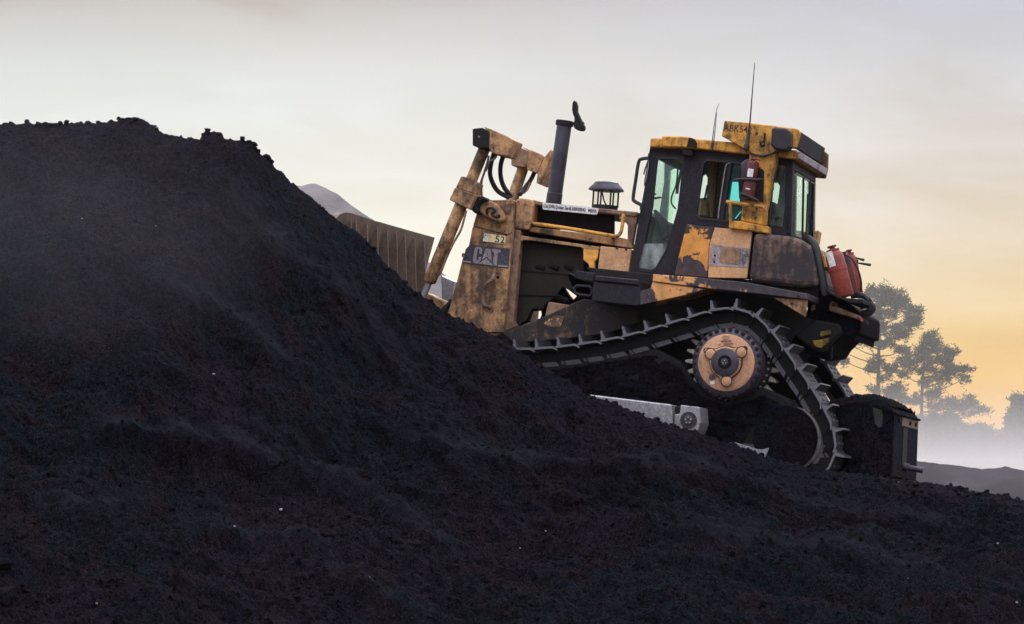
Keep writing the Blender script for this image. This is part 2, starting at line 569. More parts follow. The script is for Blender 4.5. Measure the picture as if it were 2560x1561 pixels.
def fbm(x, y, f, octs, gain=0.5):
    s, a = np.zeros_like(x), 1.0
    for _ in range(octs):
        s += a * perlin(x * f + 17.3 * _, y * f - 9.1 * _)
        f *= 2.03
        a *= gain
    return s


def project(P):
    R = np.array(CAM_R)
    q = (P - np.array(CAM)) @ R
    return W_PX / 2 + F_PX * q[..., 0] / -q[..., 2], H_PX / 2 - F_PX * q[..., 1] / -q[..., 2]


CREST = [(-900, 330), (-420, 322), (0, 313), (50, 311), (133, 311), (233, 311), (293, 304), (323, 298), (366, 308), (385, 322), (406, 338), (466, 347), (499, 351),
         (507, 340), (516, 330), (530, 332), (553, 336), (563, 350), (599, 353), (632, 357), (641, 378), (686, 420), (700, 441), (749, 476), (771, 490), (829, 543), (887, 582),
         (915, 607), (943, 638), (963, 663), (991, 686), (1014, 713), (1042, 736), (1080, 759), (1115, 784), (1172, 811), (1216, 832),
         (1280, 870), (1333, 905), (1366, 924), (1445, 972), (1463, 987), (1533, 1010), (1606, 1042), (1650, 1057), (1709, 1076),
         (1752, 1086), (1800, 1107), (1836, 1116), (1896, 1139), (1944, 1156), (2016, 1172), (2100, 1186), (2184, 1196), (2230, 1202), (2280, 1207),
         (2360, 1220), (2453, 1233), (2510, 1243), (2560, 1253), (2700, 1275), (3000, 1330), (3600, 1440)]
DEPTH = [(-900, -3.6), (0, -3.0), (640, -2.3), (900, -1.6), (1100, -1.3), (1460, -0.95), (1760, -0.75), (1900, -0.45), (2100, -0.30), (2600, -0.25), (3600, -0.25)]
_dp = np.array(DEPTH)
_cr = [at_y(a, b, float(np.interp(a, _dp[:, 0], _dp[:, 1]))) for a, b in CREST]
CX, CY, CZ = (np.array([p[i] for p in _cr]) for i in range(3))
_g0, _g1 = at_y(2062, 1192, 0.0), at_y(1240, 1048, 0.0)
G_SL = (_g1.z - _g0.z) / (_g1.x - _g0.x)


def dozer_ground(x, y):
    return _g0.z + G_SL * (x - _g0.x) - ROLL * y


def strip(a, b, n):
    return np.linspace(a, b, n, endpoint=False)


xs = np.concatenate([np.linspace(-40, -16, 10, endpoint=False), strip(-16, -9.4, 60), strip(-9.4, 4.9, 700), strip(4.9, 10, 60), np.linspace(10, 30, 12)])
ds = np.concatenate([-np.array([16, 12, 9, 7, 5.6, 4.6, 3.8, 3.1, 2.5, 2.0, 1.6, 1.25, 0.95, 0.7, 0.5, 0.35, 0.24, 0.15, 0.08, 0.035]),
                     strip(0, 8.2, 330), strip(8.2, 12, 60), np.linspace(12, 22, 18)])
X, D = np.meshgrid(xs, ds, indexing='ij')
zc, yc = np.interp(X, CX, CZ), np.interp(X, CX, CY)
Y = yc - D
steep = np.interp(X, [-9, -4, -1.5, 1, 4], [0.86, 0.84, 0.62, 0.42, 0.36])
knee = np.interp(X, [-9, -3, 1, 4], [2.05, 1.8, 1.4, 1.1])
d1 = np.maximum(0.0, (zc - knee) / steep)
front = zc - steep * np.minimum(D, d1) - 0.30 * np.maximum(0, D - d1) - 0.02 * np.minimum(np.maximum(D, 0), 1)
zg = dozer_ground(X, Y)
far = np.maximum(0, Y - 4.3)
back = np.maximum(zg - 0.45 * far, zc + 0.9 * D)
Z = np.where(D >= 0, front, np.minimum(back, zc))
Z = np.where((D < 0) & (X > 1.55), np.minimum(Z, zc - 0.10 * np.minimum(-D, 4) - 0.35 * far), Z)
P = np.stack([X, Y, Z], -1)
U, V = project(P)
amp = np.clip(D / 0.9, 0, 1)
disp = amp * (0.34 * fbm(X, D * 0.8, 0.33, 3) + 0.16 * fbm(X + D * 0.55, D * 1.3, 1.1, 3))
# gullies running down the steep face, fanning out from the shoulder
ang = (X + 5.2) / (1.2 + D * 0.9)
disp += amp * np.clip((d1 - D) / 1.5, 0, 1) * (0.13 * fbm(ang * 3.2, D * 0.25, 1.0, 3) + 0.050 * fbm(ang * 15, D * 0.5, 1.0, 3, 0.6))
lean = X + 1.9 * D                                                  # wheel and track marks slant down to the right
disp += np.clip((D - d1 + 1.5) / 1.5, 0, 1) * (0.13 * fbm(lean * 0.22, D * 2.4 - X * 0.55, 1.0, 5, 0.62) + 0.05 * np.abs(fbm(lean * 0.5, D * 6 - X * 1.4, 1.0, 3, 0.6)))


PACK_SHEEN = np.zeros_like(X)


def ledge(poly, h, w_up, w_dn):
    """a trodden bench with a broken scarp below it, following a measured line"""
    q = np.array(poly, float)
    along = np.interp(U, q[:, 0], q[:, 1])
    off = V - along + 7 * fbm(X, D, 1.6, 3) * 2.2
    fade = np.clip((U - q[0, 0]) / 130, 0, 1) * np.clip((q[-1, 0] - U) / 130, 0, 1)
    up = np.exp(-np.maximum(0, -off) / w_up)
    dn = np.exp(-(np.maximum(0, off) / w_dn) ** 2)
    PACK_SHEEN[...] = np.maximum(PACK_SHEEN, fade * np.clip(h / 0.15, 0, 1.3) * np.exp(-((off + w_up * 0.45) / (w_up * 0.55)) ** 2))
    return h * fade * np.where(off < 0, up, dn)


disp += ledge([(180, 1040), (300, 1075), (560, 1150), (760, 1225), (900, 1268), (1010, 1320), (1190, 1420)], 0.24, 45, 26)
disp += ledge([(760, 1440), (880, 1480), (1010, 1545), (1160, 1610)], 0.22, 40, 24)
disp += ledge([(960, 1090), (1100, 1140), (1200, 1165), (1330, 1195), (1500, 1215), (1800, 1265)], 0.16, 40, 22)
disp += ledge([(1500, 1190), (1750, 1250), (2050, 1290), (2450, 1340)], 0.15, 46, 24)
disp += ledge([(1650, 1380), (1900, 1400), (2200, 1450), (2560, 1500)], 0.14, 50, 24)
disp += ledge([(60, 1250), (230, 1290), (420, 1270)], 0.16, 30, 20)
disp += ledge([(380, 1320), (520, 1345), (700, 1400), (860, 1430)], 0.14, 40, 22)
disp += ledge([(330, 700), (520, 760), (640, 850), (800, 1010)], 0.16, 60, 60)
disp += ledge([(560, 480), (700, 640), (900, 800), (1100, 960)], 0.14, 70, 60)
crumble = 0.09 * fbm(X, D * 1.2, 3.3, 3, 0.55) + 0.045 * np.abs(fbm(X, D * 1.25, 8.5, 3, 0.6)) + 0.042 * fbm(X, D * 1.4, 23, 2, 0.75)
disp += crumble * np.clip(0.18 + D / 0.5, 0, 1) * (D > -0.5)
disp = np.where(D < -0.04, 0.02 * fbm(X, Y, 2.0, 2), disp)
n_up = np.where(D < d1, 0.74, 0.93)
Zf = Z + disp * n_up
Yf = Y - np.where(D > 0, disp * np.sqrt(1 - n_up ** 2), 0)
rag = 0.075 * np.abs(fbm(X, X * 0, 5.0, 5, 0.7)) * np.exp(-(D / 0.10) ** 2)
Zf = Zf + rag
Zf = np.maximum(Zf, -0.25)
nx, nd = X.shape
verts = np.stack([X, Yf, Zf], -1).reshape(-1, 3)
idx = np.arange(nx * nd).reshape(nx, nd)
quads = np.stack([idx[:-1, :-1], idx[:-1, 1:], idx[1:, 1:], idx[1:, :-1]], -1).reshape(-1, 4)
# d grows toward the camera: order so the normals point up and out
me = bpy.data.meshes.new('coal_pile')
me.vertices.add(len(verts)); me.vertices.foreach_set('co', verts.astype(np.float32).ravel())
me.loops.add(quads.size); me.loops.foreach_set('vertex_index', quads[:, ::-1].astype(np.int32).ravel())
me.polygons.add(len(quads)); me.polygons.foreach_set('loop_start', np.arange(0, quads.size, 4, dtype=np.int32))
me.polygons.foreach_set('loop_total', np.full(len(quads), 4, dtype=np.int32))
me.polygons.foreach_set('use_smooth', np.ones(len(quads), dtype=bool))
me.update(calc_edges=True)
me.validate()
at_ = me.attributes.new('packed_sheen', 'FLOAT', 'POINT')
at_.data.foreach_set('value', np.clip(PACK_SHEEN, 0, 1).astype(np.float32).ravel())
me.materials.append(M['coal'])
pile = bpy.data.objects.new('coal_pile', me)
COL.objects.link(pile)
if me.polygons[len(me.polygons) // 2].normal.z < 0:
    me.flip_normals()
tag(pile, 'huge black coal heap rising to the left and filling the foreground', None, kind='structure')

# flat yard that carries on to the horizon
gm, nt, ns, ls, bs = material('yard_ground')
ls.new(mixc(nt, step(nt, noise(nt, 0.08, 6), 0.35, 0.65), (0.045, 0.04, 0.042), (0.085, 0.072, 0.066)), bs.inputs['Base Color'])
bs.inputs['Roughness'].default_value = 0.95
v, f = [Vector((x, y, 0)) for x, y in ((-2600, -400), (2600, -400), (2600, 4200), (-2600, 4200))], [(0, 1, 2, 3)]
gr = obj('ground', v, f, gm)
tag(gr, 'dark level yard stretching away behind the coal heap', None, kind='structure')


def lump(rng, c, s):
    """a rough faceted lump of coal"""
    g = (1 + 5 ** 0.5) / 2
    base = [(-1, g, 0), (1, g, 0), (-1, -g, 0), (1, -g, 0), (0, -1, g), (0, 1, g), (0, -1, -g), (0, 1, -g), (g, 0, -1), (g, 0, 1), (-g, 0, -1), (-g, 0, 1)]
    tri = [(0, 11, 5), (0, 5, 1), (0, 1, 7), (0, 7, 10), (0, 10, 11), (1, 5, 9), (5, 11, 4), (11, 10, 2), (10, 7, 6), (7, 1, 8),
           (3, 9, 4), (3, 4, 2), (3, 2, 6), (3, 6, 8), (3, 8, 9), (4, 9, 5), (2, 4, 11), (6, 2, 10), (8, 6, 7), (9, 8, 1)]
    B = np.array(base) / 1.9
    B = B * (0.65 + 0.6 * rng.rand(12, 1)) * np.array([1.0 + 0.5 * rng.rand(), 0.9, 0.55 + 0.35 * rng.rand()])
    a = rng.rand() * 6.28
    R = np.array([[math.cos(a), -math.sin(a), 0], [math.sin(a), math.cos(a), 0], [0, 0, 1]])
    return [Vector(q) for q in (B @ R.T) * s + np.array(c)], tri


rng = np.random.RandomState(11)
i0, i1 = np.searchsorted(xs, -9.2), np.searchsorted(xs, 4.8)
j0, j1 = np.searchsorted(ds, 0.0), np.searchsorted(ds, 9.0)
surf = np.stack([X, Yf, Zf], -1)


def scatter(name, count, lo, hi, mat, label, power=3.0, sink=0.25, rows=None):
    parts = []
    for _ in range(count):
        i = rng.randint(i0, i1)
        j = rng.randint(*(rows or (j0, j1)))
        s = lo + (hi - lo) * rng.rand() ** power
        c = surf[i, j] + np.array([0, 0, s * (0.5 - sink)])
        parts.append(lump(rng, c, s))
    o = obj(name, *merge(*parts), mat, recalc=False)
    return tag(o, label, 'coal' if mat is M['coal2'] else 'stones', kind='stuff')


scatter('coal_lumps', 9000, 0.008, 0.032, M['coal2'], 'loose black coal crumbs strewn over the heap', 3.0)
scatter('coal_blocks', 90, 0.035, 0.14, M['coal2'], 'larger black coal lumps half buried in the heap', 2.5, 0.42, (j0 + 150, j1))
M['pale_stone'] = plain('pale_stone', (0.26, 0.26, 0.30), 0.5)
scatter('pale_stones', 60, 0.006, 0.018, M['pale_stone'], 'tiny pale stone chips glinting on the coal', 2.0)
# broken rim along the skyline of the heap
parts = []
for _ in range(240):
    i = rng.randint(i0, i1)
    if xs[i] > -4.0 and rng.rand() < 0.5: continue
    s = 0.012 + 0.028 * rng.rand() ** 2
    parts.append(lump(rng, surf[i, j0] + np.array([0, -0.03 + 0.06 * rng.rand(), -s * 0.22]), s))
for a, b, s in [(322, 293, 0.035), (324, 298, 0.05), (316, 301, 0.05), (517, 328, 0.035), (519, 333, 0.05), (634, 355, 0.03), (2398, 1220, 0.06), (2452, 1231, 0.065), (2510, 1241, 0.06), (2440, 1233, 0.05)]:
    p = at_y(a, b + 6, float(np.interp(a, _dp[:, 0], _dp[:, 1])))
    parts.append(lump(rng, np.array(p), s * 1.25))
tag(obj('rim_lumps', *merge(*parts), M['coal2'], recalc=False), 'broken coal lumps along the skyline of the heap', 'coal', kind='stuff')


# ---------------------------------------------------------------- far heaps, trees, air
def ridge_heap(name, sky, y, slope, mat, label, rough, back=None, xpad=60):
    """a heap whose top follows a measured skyline at its own distance; slopes fall front and back"""
    pts = [at_y(a, b, y) for a, b in sky]
    cx, cz = np.array([p.x for p in pts]), np.array([p.z for p in pts])
    gx = np.concatenate([np.linspace(cx[0] - xpad, cx[0], 20, endpoint=False), np.linspace(cx[0], cx[-1], 160), np.linspace(cx[-1], cx[-1] + xpad, 21)[1:]])
    top = float(cz.max())
    gy = np.concatenate([np.linspace(-top / slope, 0, 40), np.linspace(0, top / slope, 20)[1:]])
    A, B = np.meshgrid(gx, gy, indexing='ij')
    h = np.interp(A, cx, cz) - slope * np.abs(B)
    h = h + np.where(B < -0.01, rough * fbm(A, B, 0.35, 4) * np.clip(-B / 2, 0, 1), 0) + rough * 0.12 * np.abs(fbm(A, B * 0, 1.4, 3))
    h = np.maximum(h, -0.5)
    vv = np.stack([A, B + y, h], -1).reshape(-1, 3)
    ii = np.arange(A.size).reshape(A.shape)
    q = np.stack([ii[:-1, :-1], ii[1:, :-1], ii[1:, 1:], ii[:-1, 1:]], -1).reshape(-1, 4)
    o = obj(name, [Vector(p) for p in vv], q.tolist(), mat, smooth=True, recalc=False)
    return tag(o, label, None, kind='structure')


M['hazed'] = plain('haze_tinted_grey', (0.165, 0.145, 0.150), 0.9, vary=0.3, scale=0.6)  # pale tint stands for the haze in front of this heap
M['berm'] = plain('coal_berm', (0.026, 0.020, 0.027), 0.9, vary=0.4, scale=0.4)
ridge_heap('hazed_heap', [(420, 640), (560, 540), (660, 480), (733, 464), (753, 466), (776, 460), (786, 459), (806, 467), (842, 486), (872, 509),
                        (902, 531), (933, 551), (1000, 602), (1120, 694), (1300, 850), (1500, 1010), (1760, 1225), (1900, 1420)], 62, 0.7, M['hazed'],
           'pale lavender grey ash heap behind the bulldozer blade, haze painted into its colour', 0.5, xpad=30)
ridge_heap('berm', [(1500, 1170), (1900, 1150), (2100, 1150), (2290, 1153), (2350, 1161), (2390, 1164), (2453, 1174), (2500, 1171), (2515, 1165), (2525, 1170), (2560, 1177), (2700, 1186), (3000, 1200)], 82, 0.5,
           M['berm'], 'low dark berm on the horizon at the right', 0.5, xpad=90)
ridge_heap('far_hill', [(1200, 1205), (1900, 1190), (2411, 1167), (2440, 1166), (2470, 1160), (2490, 1165), (2510, 1164), (2526, 1160), (2540, 1168), (2600, 1172), (3200, 1195)], 700, 0.4,
           plain('far_wood', (0.05, 0.05, 0.055), 0.9, scale=0.05), 'faint far wooded rise beyond the berm', 5.0, xpad=600)

M['bark'] = plain('pine_bark', (0.07, 0.055, 0.045), 0.9)
M['needles'] = plain('pine_needles', (0.030, 0.040, 0.018), 0.7, vary=0.4, scale=0.5)


def pine(name, label, y, base, top, clumps, seed, trunk_r, dens=1.0, bend=()):
    r = np.random.RandomState(seed)
    b, t = G(8, *base, y), G(8, *top, y)
    b.z = -0.3
    root = empty(name, (b.x, b.y, 0.0), label, 'tree', 'trees standing in the haze')
    path = [b] + [G(8, u, v, y) for u, v in bend] + [t]
    path = smooth_path(path, 6)
    tube('trunk', path, [trunk_r * (1 - 0.85 * i / (len(path) - 1)) for i in range(len(path))], M['bark'], root, n=7)
    sc = (y - CAM.y) / F_PX / 2.423 * 1.03                         # metres per measured unit
    V, F, LV = [], [], []
    for u, v, ru, rv in clumps:
        c = G(8, u, v, y)
        c.y += r.uniform(-1, 1) * 2.6
        # limb from the trunk, leaving it lower down
        k = min(range(len(path)), key=lambda i: abs(path[i].z - (c.z - 0.25 * abs(c.x - path[0].x) - 0.3)))
        s = path[k]
        mid = (s + c) / 2 + Vector((0, 0, -0.25))
        LV.append(sweep(smooth_path([s, mid, c], 3), [0.09, 0.08, 0.07, 0.06, 0.05, 0.04, 0.03], 5))
        for _s in range(max(5, int(ru * rv / 180 * dens))):
            q = r.normal(size=3)
            q = q / np.linalg.norm(q) * (0.35 + 0.65 * r.rand() ** 0.6)
            pc_ = c + Vector((q[0] * ru * sc, q[1] * ru * sc * 0.9, q[2] * rv * sc * 0.9))
            pr = r.uniform(0.35, 0.75)
            for _ in range(int(13 + 16 * pr)):
                p = pc_ + Vector(r.normal(size=3)) * pr * 0.42
                # a needle tuft: a few narrow blades fanning out of the twig tip
                for _b in range(3):
                    d = Vector(r.normal(size=3)).normalized()
                    d.z = d.z * 0.7 + 0.25
                    w = d.cross(Vector(r.normal(size=3))).normalized() * r.uniform(0.035, 0.08)
                    L = r.uniform(0.3, 0.62)
                    i = len(V)
                    V.extend([p - w * 0.4, p + d * L * 0.5 - w, p + d * L, p + d * L * 0.5 + w])
                    F.append((i, i + 1, i + 2, i + 3))
    obj('limbs', *merge(*LV), M['bark'], root, smooth=True, recalc=False)
    crown = obj('crown', V, F, M['needles'], root, recalc=False)
    return root


T1 = [(330, 180, 45, 40), (385, 165, 50, 45), (430, 190, 40, 40), (500, 200, 45, 50), (535, 240, 40, 30), (590, 290, 50, 30), (640, 300, 40, 25), (470, 250, 50, 30),
      (400, 230, 60, 40), (340, 240, 50, 40), (310, 300, 50, 40), (380, 310, 60, 40), (440, 300, 40, 30), (560, 340, 60, 30), (610, 360, 40, 25), (540, 400, 70, 35),
      (480, 440, 70, 35), (400, 400, 50, 30), (330, 380, 50, 35), (280, 460, 40, 28), (210, 490, 40, 22), (150, 520, 40, 20), (180, 590, 25, 25), (330, 480, 60, 30),
      (440, 500, 60, 28), (520, 520, 60, 30), (370, 600, 60, 35), (330, 640, 30, 25), (550, 590, 50, 25), (480, 640, 70, 26), (430, 690, 45, 22),
      (350, 770, 40, 28), (420, 780, 70, 30), (500, 760, 60, 35), (510, 820, 70, 30), (590, 830, 50, 25)]
T2 = [(680, 430, 35, 30), (655, 470, 50, 30), (700, 470, 50, 30), (740, 480, 30, 25), (640, 520, 60, 30), (720, 530, 50, 30), (790, 530, 50, 28), (830, 540, 30, 25),
      (620, 570, 60, 32), (690, 590, 70, 30), (770, 590, 60, 26), (570, 620, 60, 28), (640, 640, 60, 25), (720, 660, 70, 28), (800, 640, 70, 30), (870, 640, 60, 30),
      (930, 650, 45, 22), (880, 700, 40, 26), (700, 720, 55, 25), (780, 700, 50, 26), (560, 680, 50, 22), (740, 770, 45, 25), (690, 800, 60, 25), (620, 820, 50, 25),
      (800, 850, 60, 30), (860, 860, 70, 32), (920, 830, 40, 22), (950, 870, 60, 26), (1000, 890, 35, 18), (900, 900, 50, 22), (700, 860, 50, 22)]
YT = 365.0
pine('pine_tree', 'tall open crowned pine directly behind the rear of the bulldozer', YT, (378, 1300), (392, 150), T1, 5, 0.34, bend=((376, 900), (380, 560), (385, 330)))
pine('pine_tree', 'shorter broad pine right of the tall pine, above the counterweight', YT + 12, (640, 1300), (680, 420), T2, 6, 0.30, bend=((640, 900), (650, 650)))
R_ = random.Random(4)


def bushy(cx, cy, w, h, n):
    return [(cx + R_.uniform(-w, w), cy + R_.uniform(0, 1) ** 0.8 * h, R_.uniform(28, 52), R_.uniform(20, 36)) for _ in range(n)]


low = [('low leafy tree in the haze below the broad pine', 760, 905, 70, 290, 44, 380, 0.16), ('rounded hazy tree right of the counterweight', 850, 965, 70, 240, 38, 392, 0.16),
       ('small ragged tree in the dip of the far tree line', 1010, 975, 60, 230, 30, 400, 0.14), ('dark tall tree cut by the right edge', 1240, 820, 60, 390, 56, 375, 0.22),
       ('hazy tree left of the tree at the right edge', 1150, 1000, 60, 210, 32, 388, 0.15), ('low hazy tree beside the counterweight top', 660, 930, 60, 270, 34, 398, 0.15)]
for i, (lb, cx, cy, w, h, n, yy, tr) in enumerate(low):
    pine('hazy_tree', lb, yy, (cx, 1300), (cx, cy + 10), bushy(cx, cy, w, h, n), 20 + i, tr, dens=1.9)


def air(name, x0, x1, y0, y1, z0, z1, density, colour, aniso, label):
    c = Vector(((x0 + x1) / 2, (y0 + y1) / 2, (z0 + z1) / 2))
    o = obj(name, *box(c, x1 - x0, y1 - y0, z1 - z0), None)
    m = bpy.data.materials.new(name)
    m.use_nodes = True
    n = m.node_tree.nodes
    n.clear()
    out = n.new('ShaderNodeOutputMaterial')
    pv = n.new('ShaderNodeVolumePrincipled')
    pv.inputs['Color'].default_value = (*colour, 1)
    pv.inputs['Density'].default_value = density
    pv.inputs['Anisotropy'].default_value = aniso
    m.node_tree.links.new(pv.outputs[0], out.inputs['Volume'])
    o.data.materials.append(m)
    return tag(o, label, None, kind='stuff')


air('haze', -900, 900, -60, 900, -1.5, 40, 0.00006, (0.95, 0.93, 0.96), 0.0, 'thin pale haze filling the air over the whole yard')
air('distant_haze', -290, 290, 110, 345, -1.3, 38, 0.0005, (0.98, 0.94, 0.88), 0.2, 'warm haze hanging before the far trees')
air('ground_mist', -300, 300, 75, 340, -1.2, 5.6, 0.0066, (0.80, 0.765, 0.775), 0.15, 'pale mist lying low over the yard behind the bulldozer')


def dust(name, label, c, sx, sy, sz, density):
    """a soft drifting puff, thinning out to nothing at its edge"""
    o = obj(name, *box(c, 2 * sx, 2 * sy, 2 * sz), None)
    m = bpy.data.materials.new(name)
    m.use_nodes = True
    nt = m.node_tree
    n, l = nt.nodes, nt.links
    n.clear()
    out, pv = n.new('ShaderNodeOutputMaterial'), n.new('ShaderNodeVolumePrincipled')
    t, mp, ln = n.new('ShaderNodeTexCoord'), n.new('ShaderNodeMapping'), n.new('ShaderNodeVectorMath')
    mp.inputs['Location'].default_value = (-1, -1, -1); mp.inputs['Scale'].default_value = (2, 2, 2)
    ln.operation = 'LENGTH'
    l.new(t.outputs['Generated'], mp.inputs[0]); l.new(mp.outputs[0], ln.inputs[0])
    r = n.new('ShaderNodeMapRange'); r.interpolation_type = 'SMOOTHERSTEP'
    r.inputs['From Min'].default_value = 1.0; r.inputs['From Max'].default_value = 0.0
    r.inputs['To Min'].default_value = 0.0; r.inputs['To Max'].default_value = density
    l.new(ln.outputs['Value'], r.inputs['Value'])
    l.new(mathn(nt, 'MULTIPLY', r.outputs[0], step(nt, noise(nt, 0.9, 3), 0.25, 0.75)), pv.inputs['Density'])
    pv.inputs['Color'].default_value = (0.84, 0.86, 0.99, 1)
    l.new(pv.outputs[0], out.inputs['Volume'])
    o.data.materials.append(m)
    return tag(o, label, None, kind='stuff')


dust('dust_cloud', 'faint blue grey dust drifting across the left face of the heap', at_y(90, 540, -8.2), 3.4, 1.6, 1.7, 0.036)

# ---------------------------------------------------------------- the bulldozer
base = at_y(1740, 1150, 1.4)
base.z = dozer_ground(base.x, 1.4)
DZ = empty('bulldozer', base, 'sooty yellow tracked bulldozer climbing the coal heap, cab and counterweight to the right', 'bulldozer')
O0 = ORIG[DZ.name]
pup = (G(4, 650, 835, .6) - G(4, 520, 1365, .6)).normalized()            # up along the cab side
PFW = (G(3, 1085, 92, .86) - G(3, 1555, 165, .86)).normalized()          # toward the nose
PUP = Vector((PFW.z, 0, -PFW.x)).normalized()
if PUP.z < 0: PUP = -PUP


def far_copy(o, name, dy, parent=DZ):
    c = o.copy()
    c.name = name
    COL.objects.link(c)
    c.location = LAT * dy
    c.parent = parent
    ORIG[c.name] = ORIG[o.name]
    return c


# --- chassis, dark masses first
plate('chassis', 0, [(1255, 850), (1330, 815), (1440, 770), (1600, 760), (1690, 730), (1815, 722), (1940, 742), (2012, 792), (2036, 800), (1986, 842), (1965, 868), (1900, 905), (1760, 960), (1300, 905)],
      .64, 2.22, M['soot'], DZ)
plate('lower_side_panel', 3, [(742, 1212), (765, 1193), (900, 1140), (1130, 1050), (1330, 955), (1430, 915), (1700, 950), (1900, 1020), (1900, 1110), (1700, 1190), (1500, 1230), (1200, 1265), (830, 1290)], .55, .64, M['brown3'], DZ, .01)
peel1 = peeled('peeled_chip', (0.72, 0.40, 0.20, 1), (0.10, 0.062, 0.042, 1), G(3, 1180, 1095, .54), Vector((0.3, 0, 1)), 0.16, thr=0.1, scale=9, origin=O0)
plate('scuffed_patch', 3, [(1090, 1120), (1180, 1055), (1270, 1060), (1230, 1150), (1130, 1150)], .546, .551, peel1, DZ, 0)

# --- radiator guard
guard = plate('radiator_guard', 3, [(585, 72), (835, 66), (832, 330), (806, 640), (748, 1205), (500, 1330), (230, 1230), (268, 1040), (348, 760), (398, 560), (445, 470), (500, 235), (535, 115)], .74, 2.12, M['brown'], DZ, .015)
plate('upper_side_panel', 3, [(592, 76), (828, 72), (822, 345), (775, 366), (486, 288), (504, 236), (542, 120)], .722, .738, M['tan'], DZ, .005)
door = plate('lower_side_panel', 3, [(482, 300), (772, 376), (818, 355), (800, 640), (745, 1198), (300, 1200), (276, 1035), (354, 764), (402, 562), (450, 472)], .718, .738, M['tan'], DZ, .005)
plate('hinge_bracket', 3, [(392, 525), (402, 520), (415, 560), (388, 555)], .70, .76, M['brown'], DZ, .003)
band = plate('decal_band', 'n', [(440, 650), (1690, 775), (1640, 1400), (195, 1235), (300, 800)], .714, .7175, M['decal'], DZ, 0)
for nm, uv, hs in [('letter', [(600, 750), (680, 715), (780, 735), (820, 800), (800, 945), (725, 930), (745, 800), (715, 775), (680, 790), (648, 900), (632, 1140), (700, 1152), (715, 1040), (790, 1045), (775, 1130), (690, 1230), (600, 1250), (530, 1200), (530, 1100), (560, 900)], ()),
                   ('letter', [(930, 770), (1085, 785), (1100, 1000), (1112, 1175), (965, 1030), (800, 1122), (850, 1020)], ([(978, 870), (958, 990), (1002, 992)],)),
                   ('letter', [(1130, 785), (1390, 815), (1385, 900), (1310, 890), (1270, 1312), (1205, 1300), (1150, 1190), (1170, 1090), (1200, 880), (1130, 870)], ()),
                   ('triangle', [(960, 1072), (1165, 1302), (690, 1250)], ()),
                   ('stripe', [(215, 1150), (465, 1170), (460, 1222), (205, 1200)], ()), ('stripe', [(1310, 1280), (1620, 1310), (1610, 1365), (1320, 1335)], ())]:
    plate(nm, 'n', uv, .711, .7135, M['decalwhite'], band, 0, hs)
npl = plate('number_plate', 'n', [(880, 290), (1555, 385), (1525, 640), (835, 552)], .705, .717, M['cream'], DZ, .002)
plate('number_tile', 'n', [(884, 298), (1040, 318), (1002, 562), (845, 545)], .7025, .7045, M['white'], npl, 0)
plate('number_tile', 'n', [(1046, 322), (1210, 344), (1180, 584), (1008, 562)], .7025, .7045, M['amber'], npl, 0)
plate('digit', 'n', [(1100, 350), (1200, 362), (1196, 400), (1115, 530), (1165, 537), (1160, 575), (1062, 562), (1066, 525), (1148, 395), (1098, 388)], .6995, .702, M['white'], npl, 0)
for uv in [(905, 335, 945, 372), (868, 392, 905, 425), (950, 360, 978, 392), (1025, 350, 1042, 385), (935, 488, 968, 512)]:
    a, b, c, d = uv
    plate('digit', 'n', [(a, b + 12), (a + 22, b), (c, b + 10), (c - 8, d), (a + 10, d - 4)], .6995, .702, M['ink'], npl, 0)
for ch, q in (('5', [(1205, 580), (1345, 590), (1372, 372), (1240, 360)]), ('2', [(1375, 598), (1512, 608), (1532, 398), (1400, 385)])):
    lettering('digit', ch, [G('n', u, v, .702) for u, v in q], M['ink'], npl, bold=0.012)
tube('grab_handle', [G(3, 665, 688, .70), G(3, 652, 742, .655), G(3, 592, 790, .645), G(3, 578, 860, .645), G(3, 572, 945, .65), G(3, 600, 980, .66), G(3, 640, 985, .71)], .021, M['brown'], DZ, curve=5)
obj('bolt_hole', *lathe(G(3, 700, 730, .7185), -LAT, [(0, .018), (.004, .018)], 12), M['void'], DZ)
obj('bolt_hole', *lathe(G(3, 768, 368, .7185), -LAT, [(0, .014), (.006, .014)], 12), M['void'], DZ)
# trunnion boss
plate('trunnion_cap', 1, [(850, 1190), (905, 1145), (960, 1140), (1040, 1175), (1115, 1262), (1148, 1330), (1130, 1378), (1085, 1388), (1000, 1350), (900, 1300), (860, 1262)], .60, .722, M['tan'], DZ, .03, seg=2)
plate('trunnion_joint', 1, [(778, 1200), (800, 1140), (840, 1100), (910, 1105), (965, 1140), (880, 1170), (848, 1215), (855, 1290), (800, 1290)], .50, .74, M['soot'], DZ, .02)
tube('hose_coil', [G(1, 960, 1300, .60), G(1, 955, 1255, .575), G(1, 985, 1235, .57), G(1, 1030, 1240, .57), G(1, 1042, 1270, .575), G(1, 1010, 1300, .58), G(1, 1040, 1325, .585), G(1, 1085, 1325, .59)], .014, M['rubber'], DZ, curve=5)
obj('grease_port', *lathe(G(1, 1085, 1325, .60), -LAT, [(0, .02), (.02, .02)], 12), M['void'], DZ)

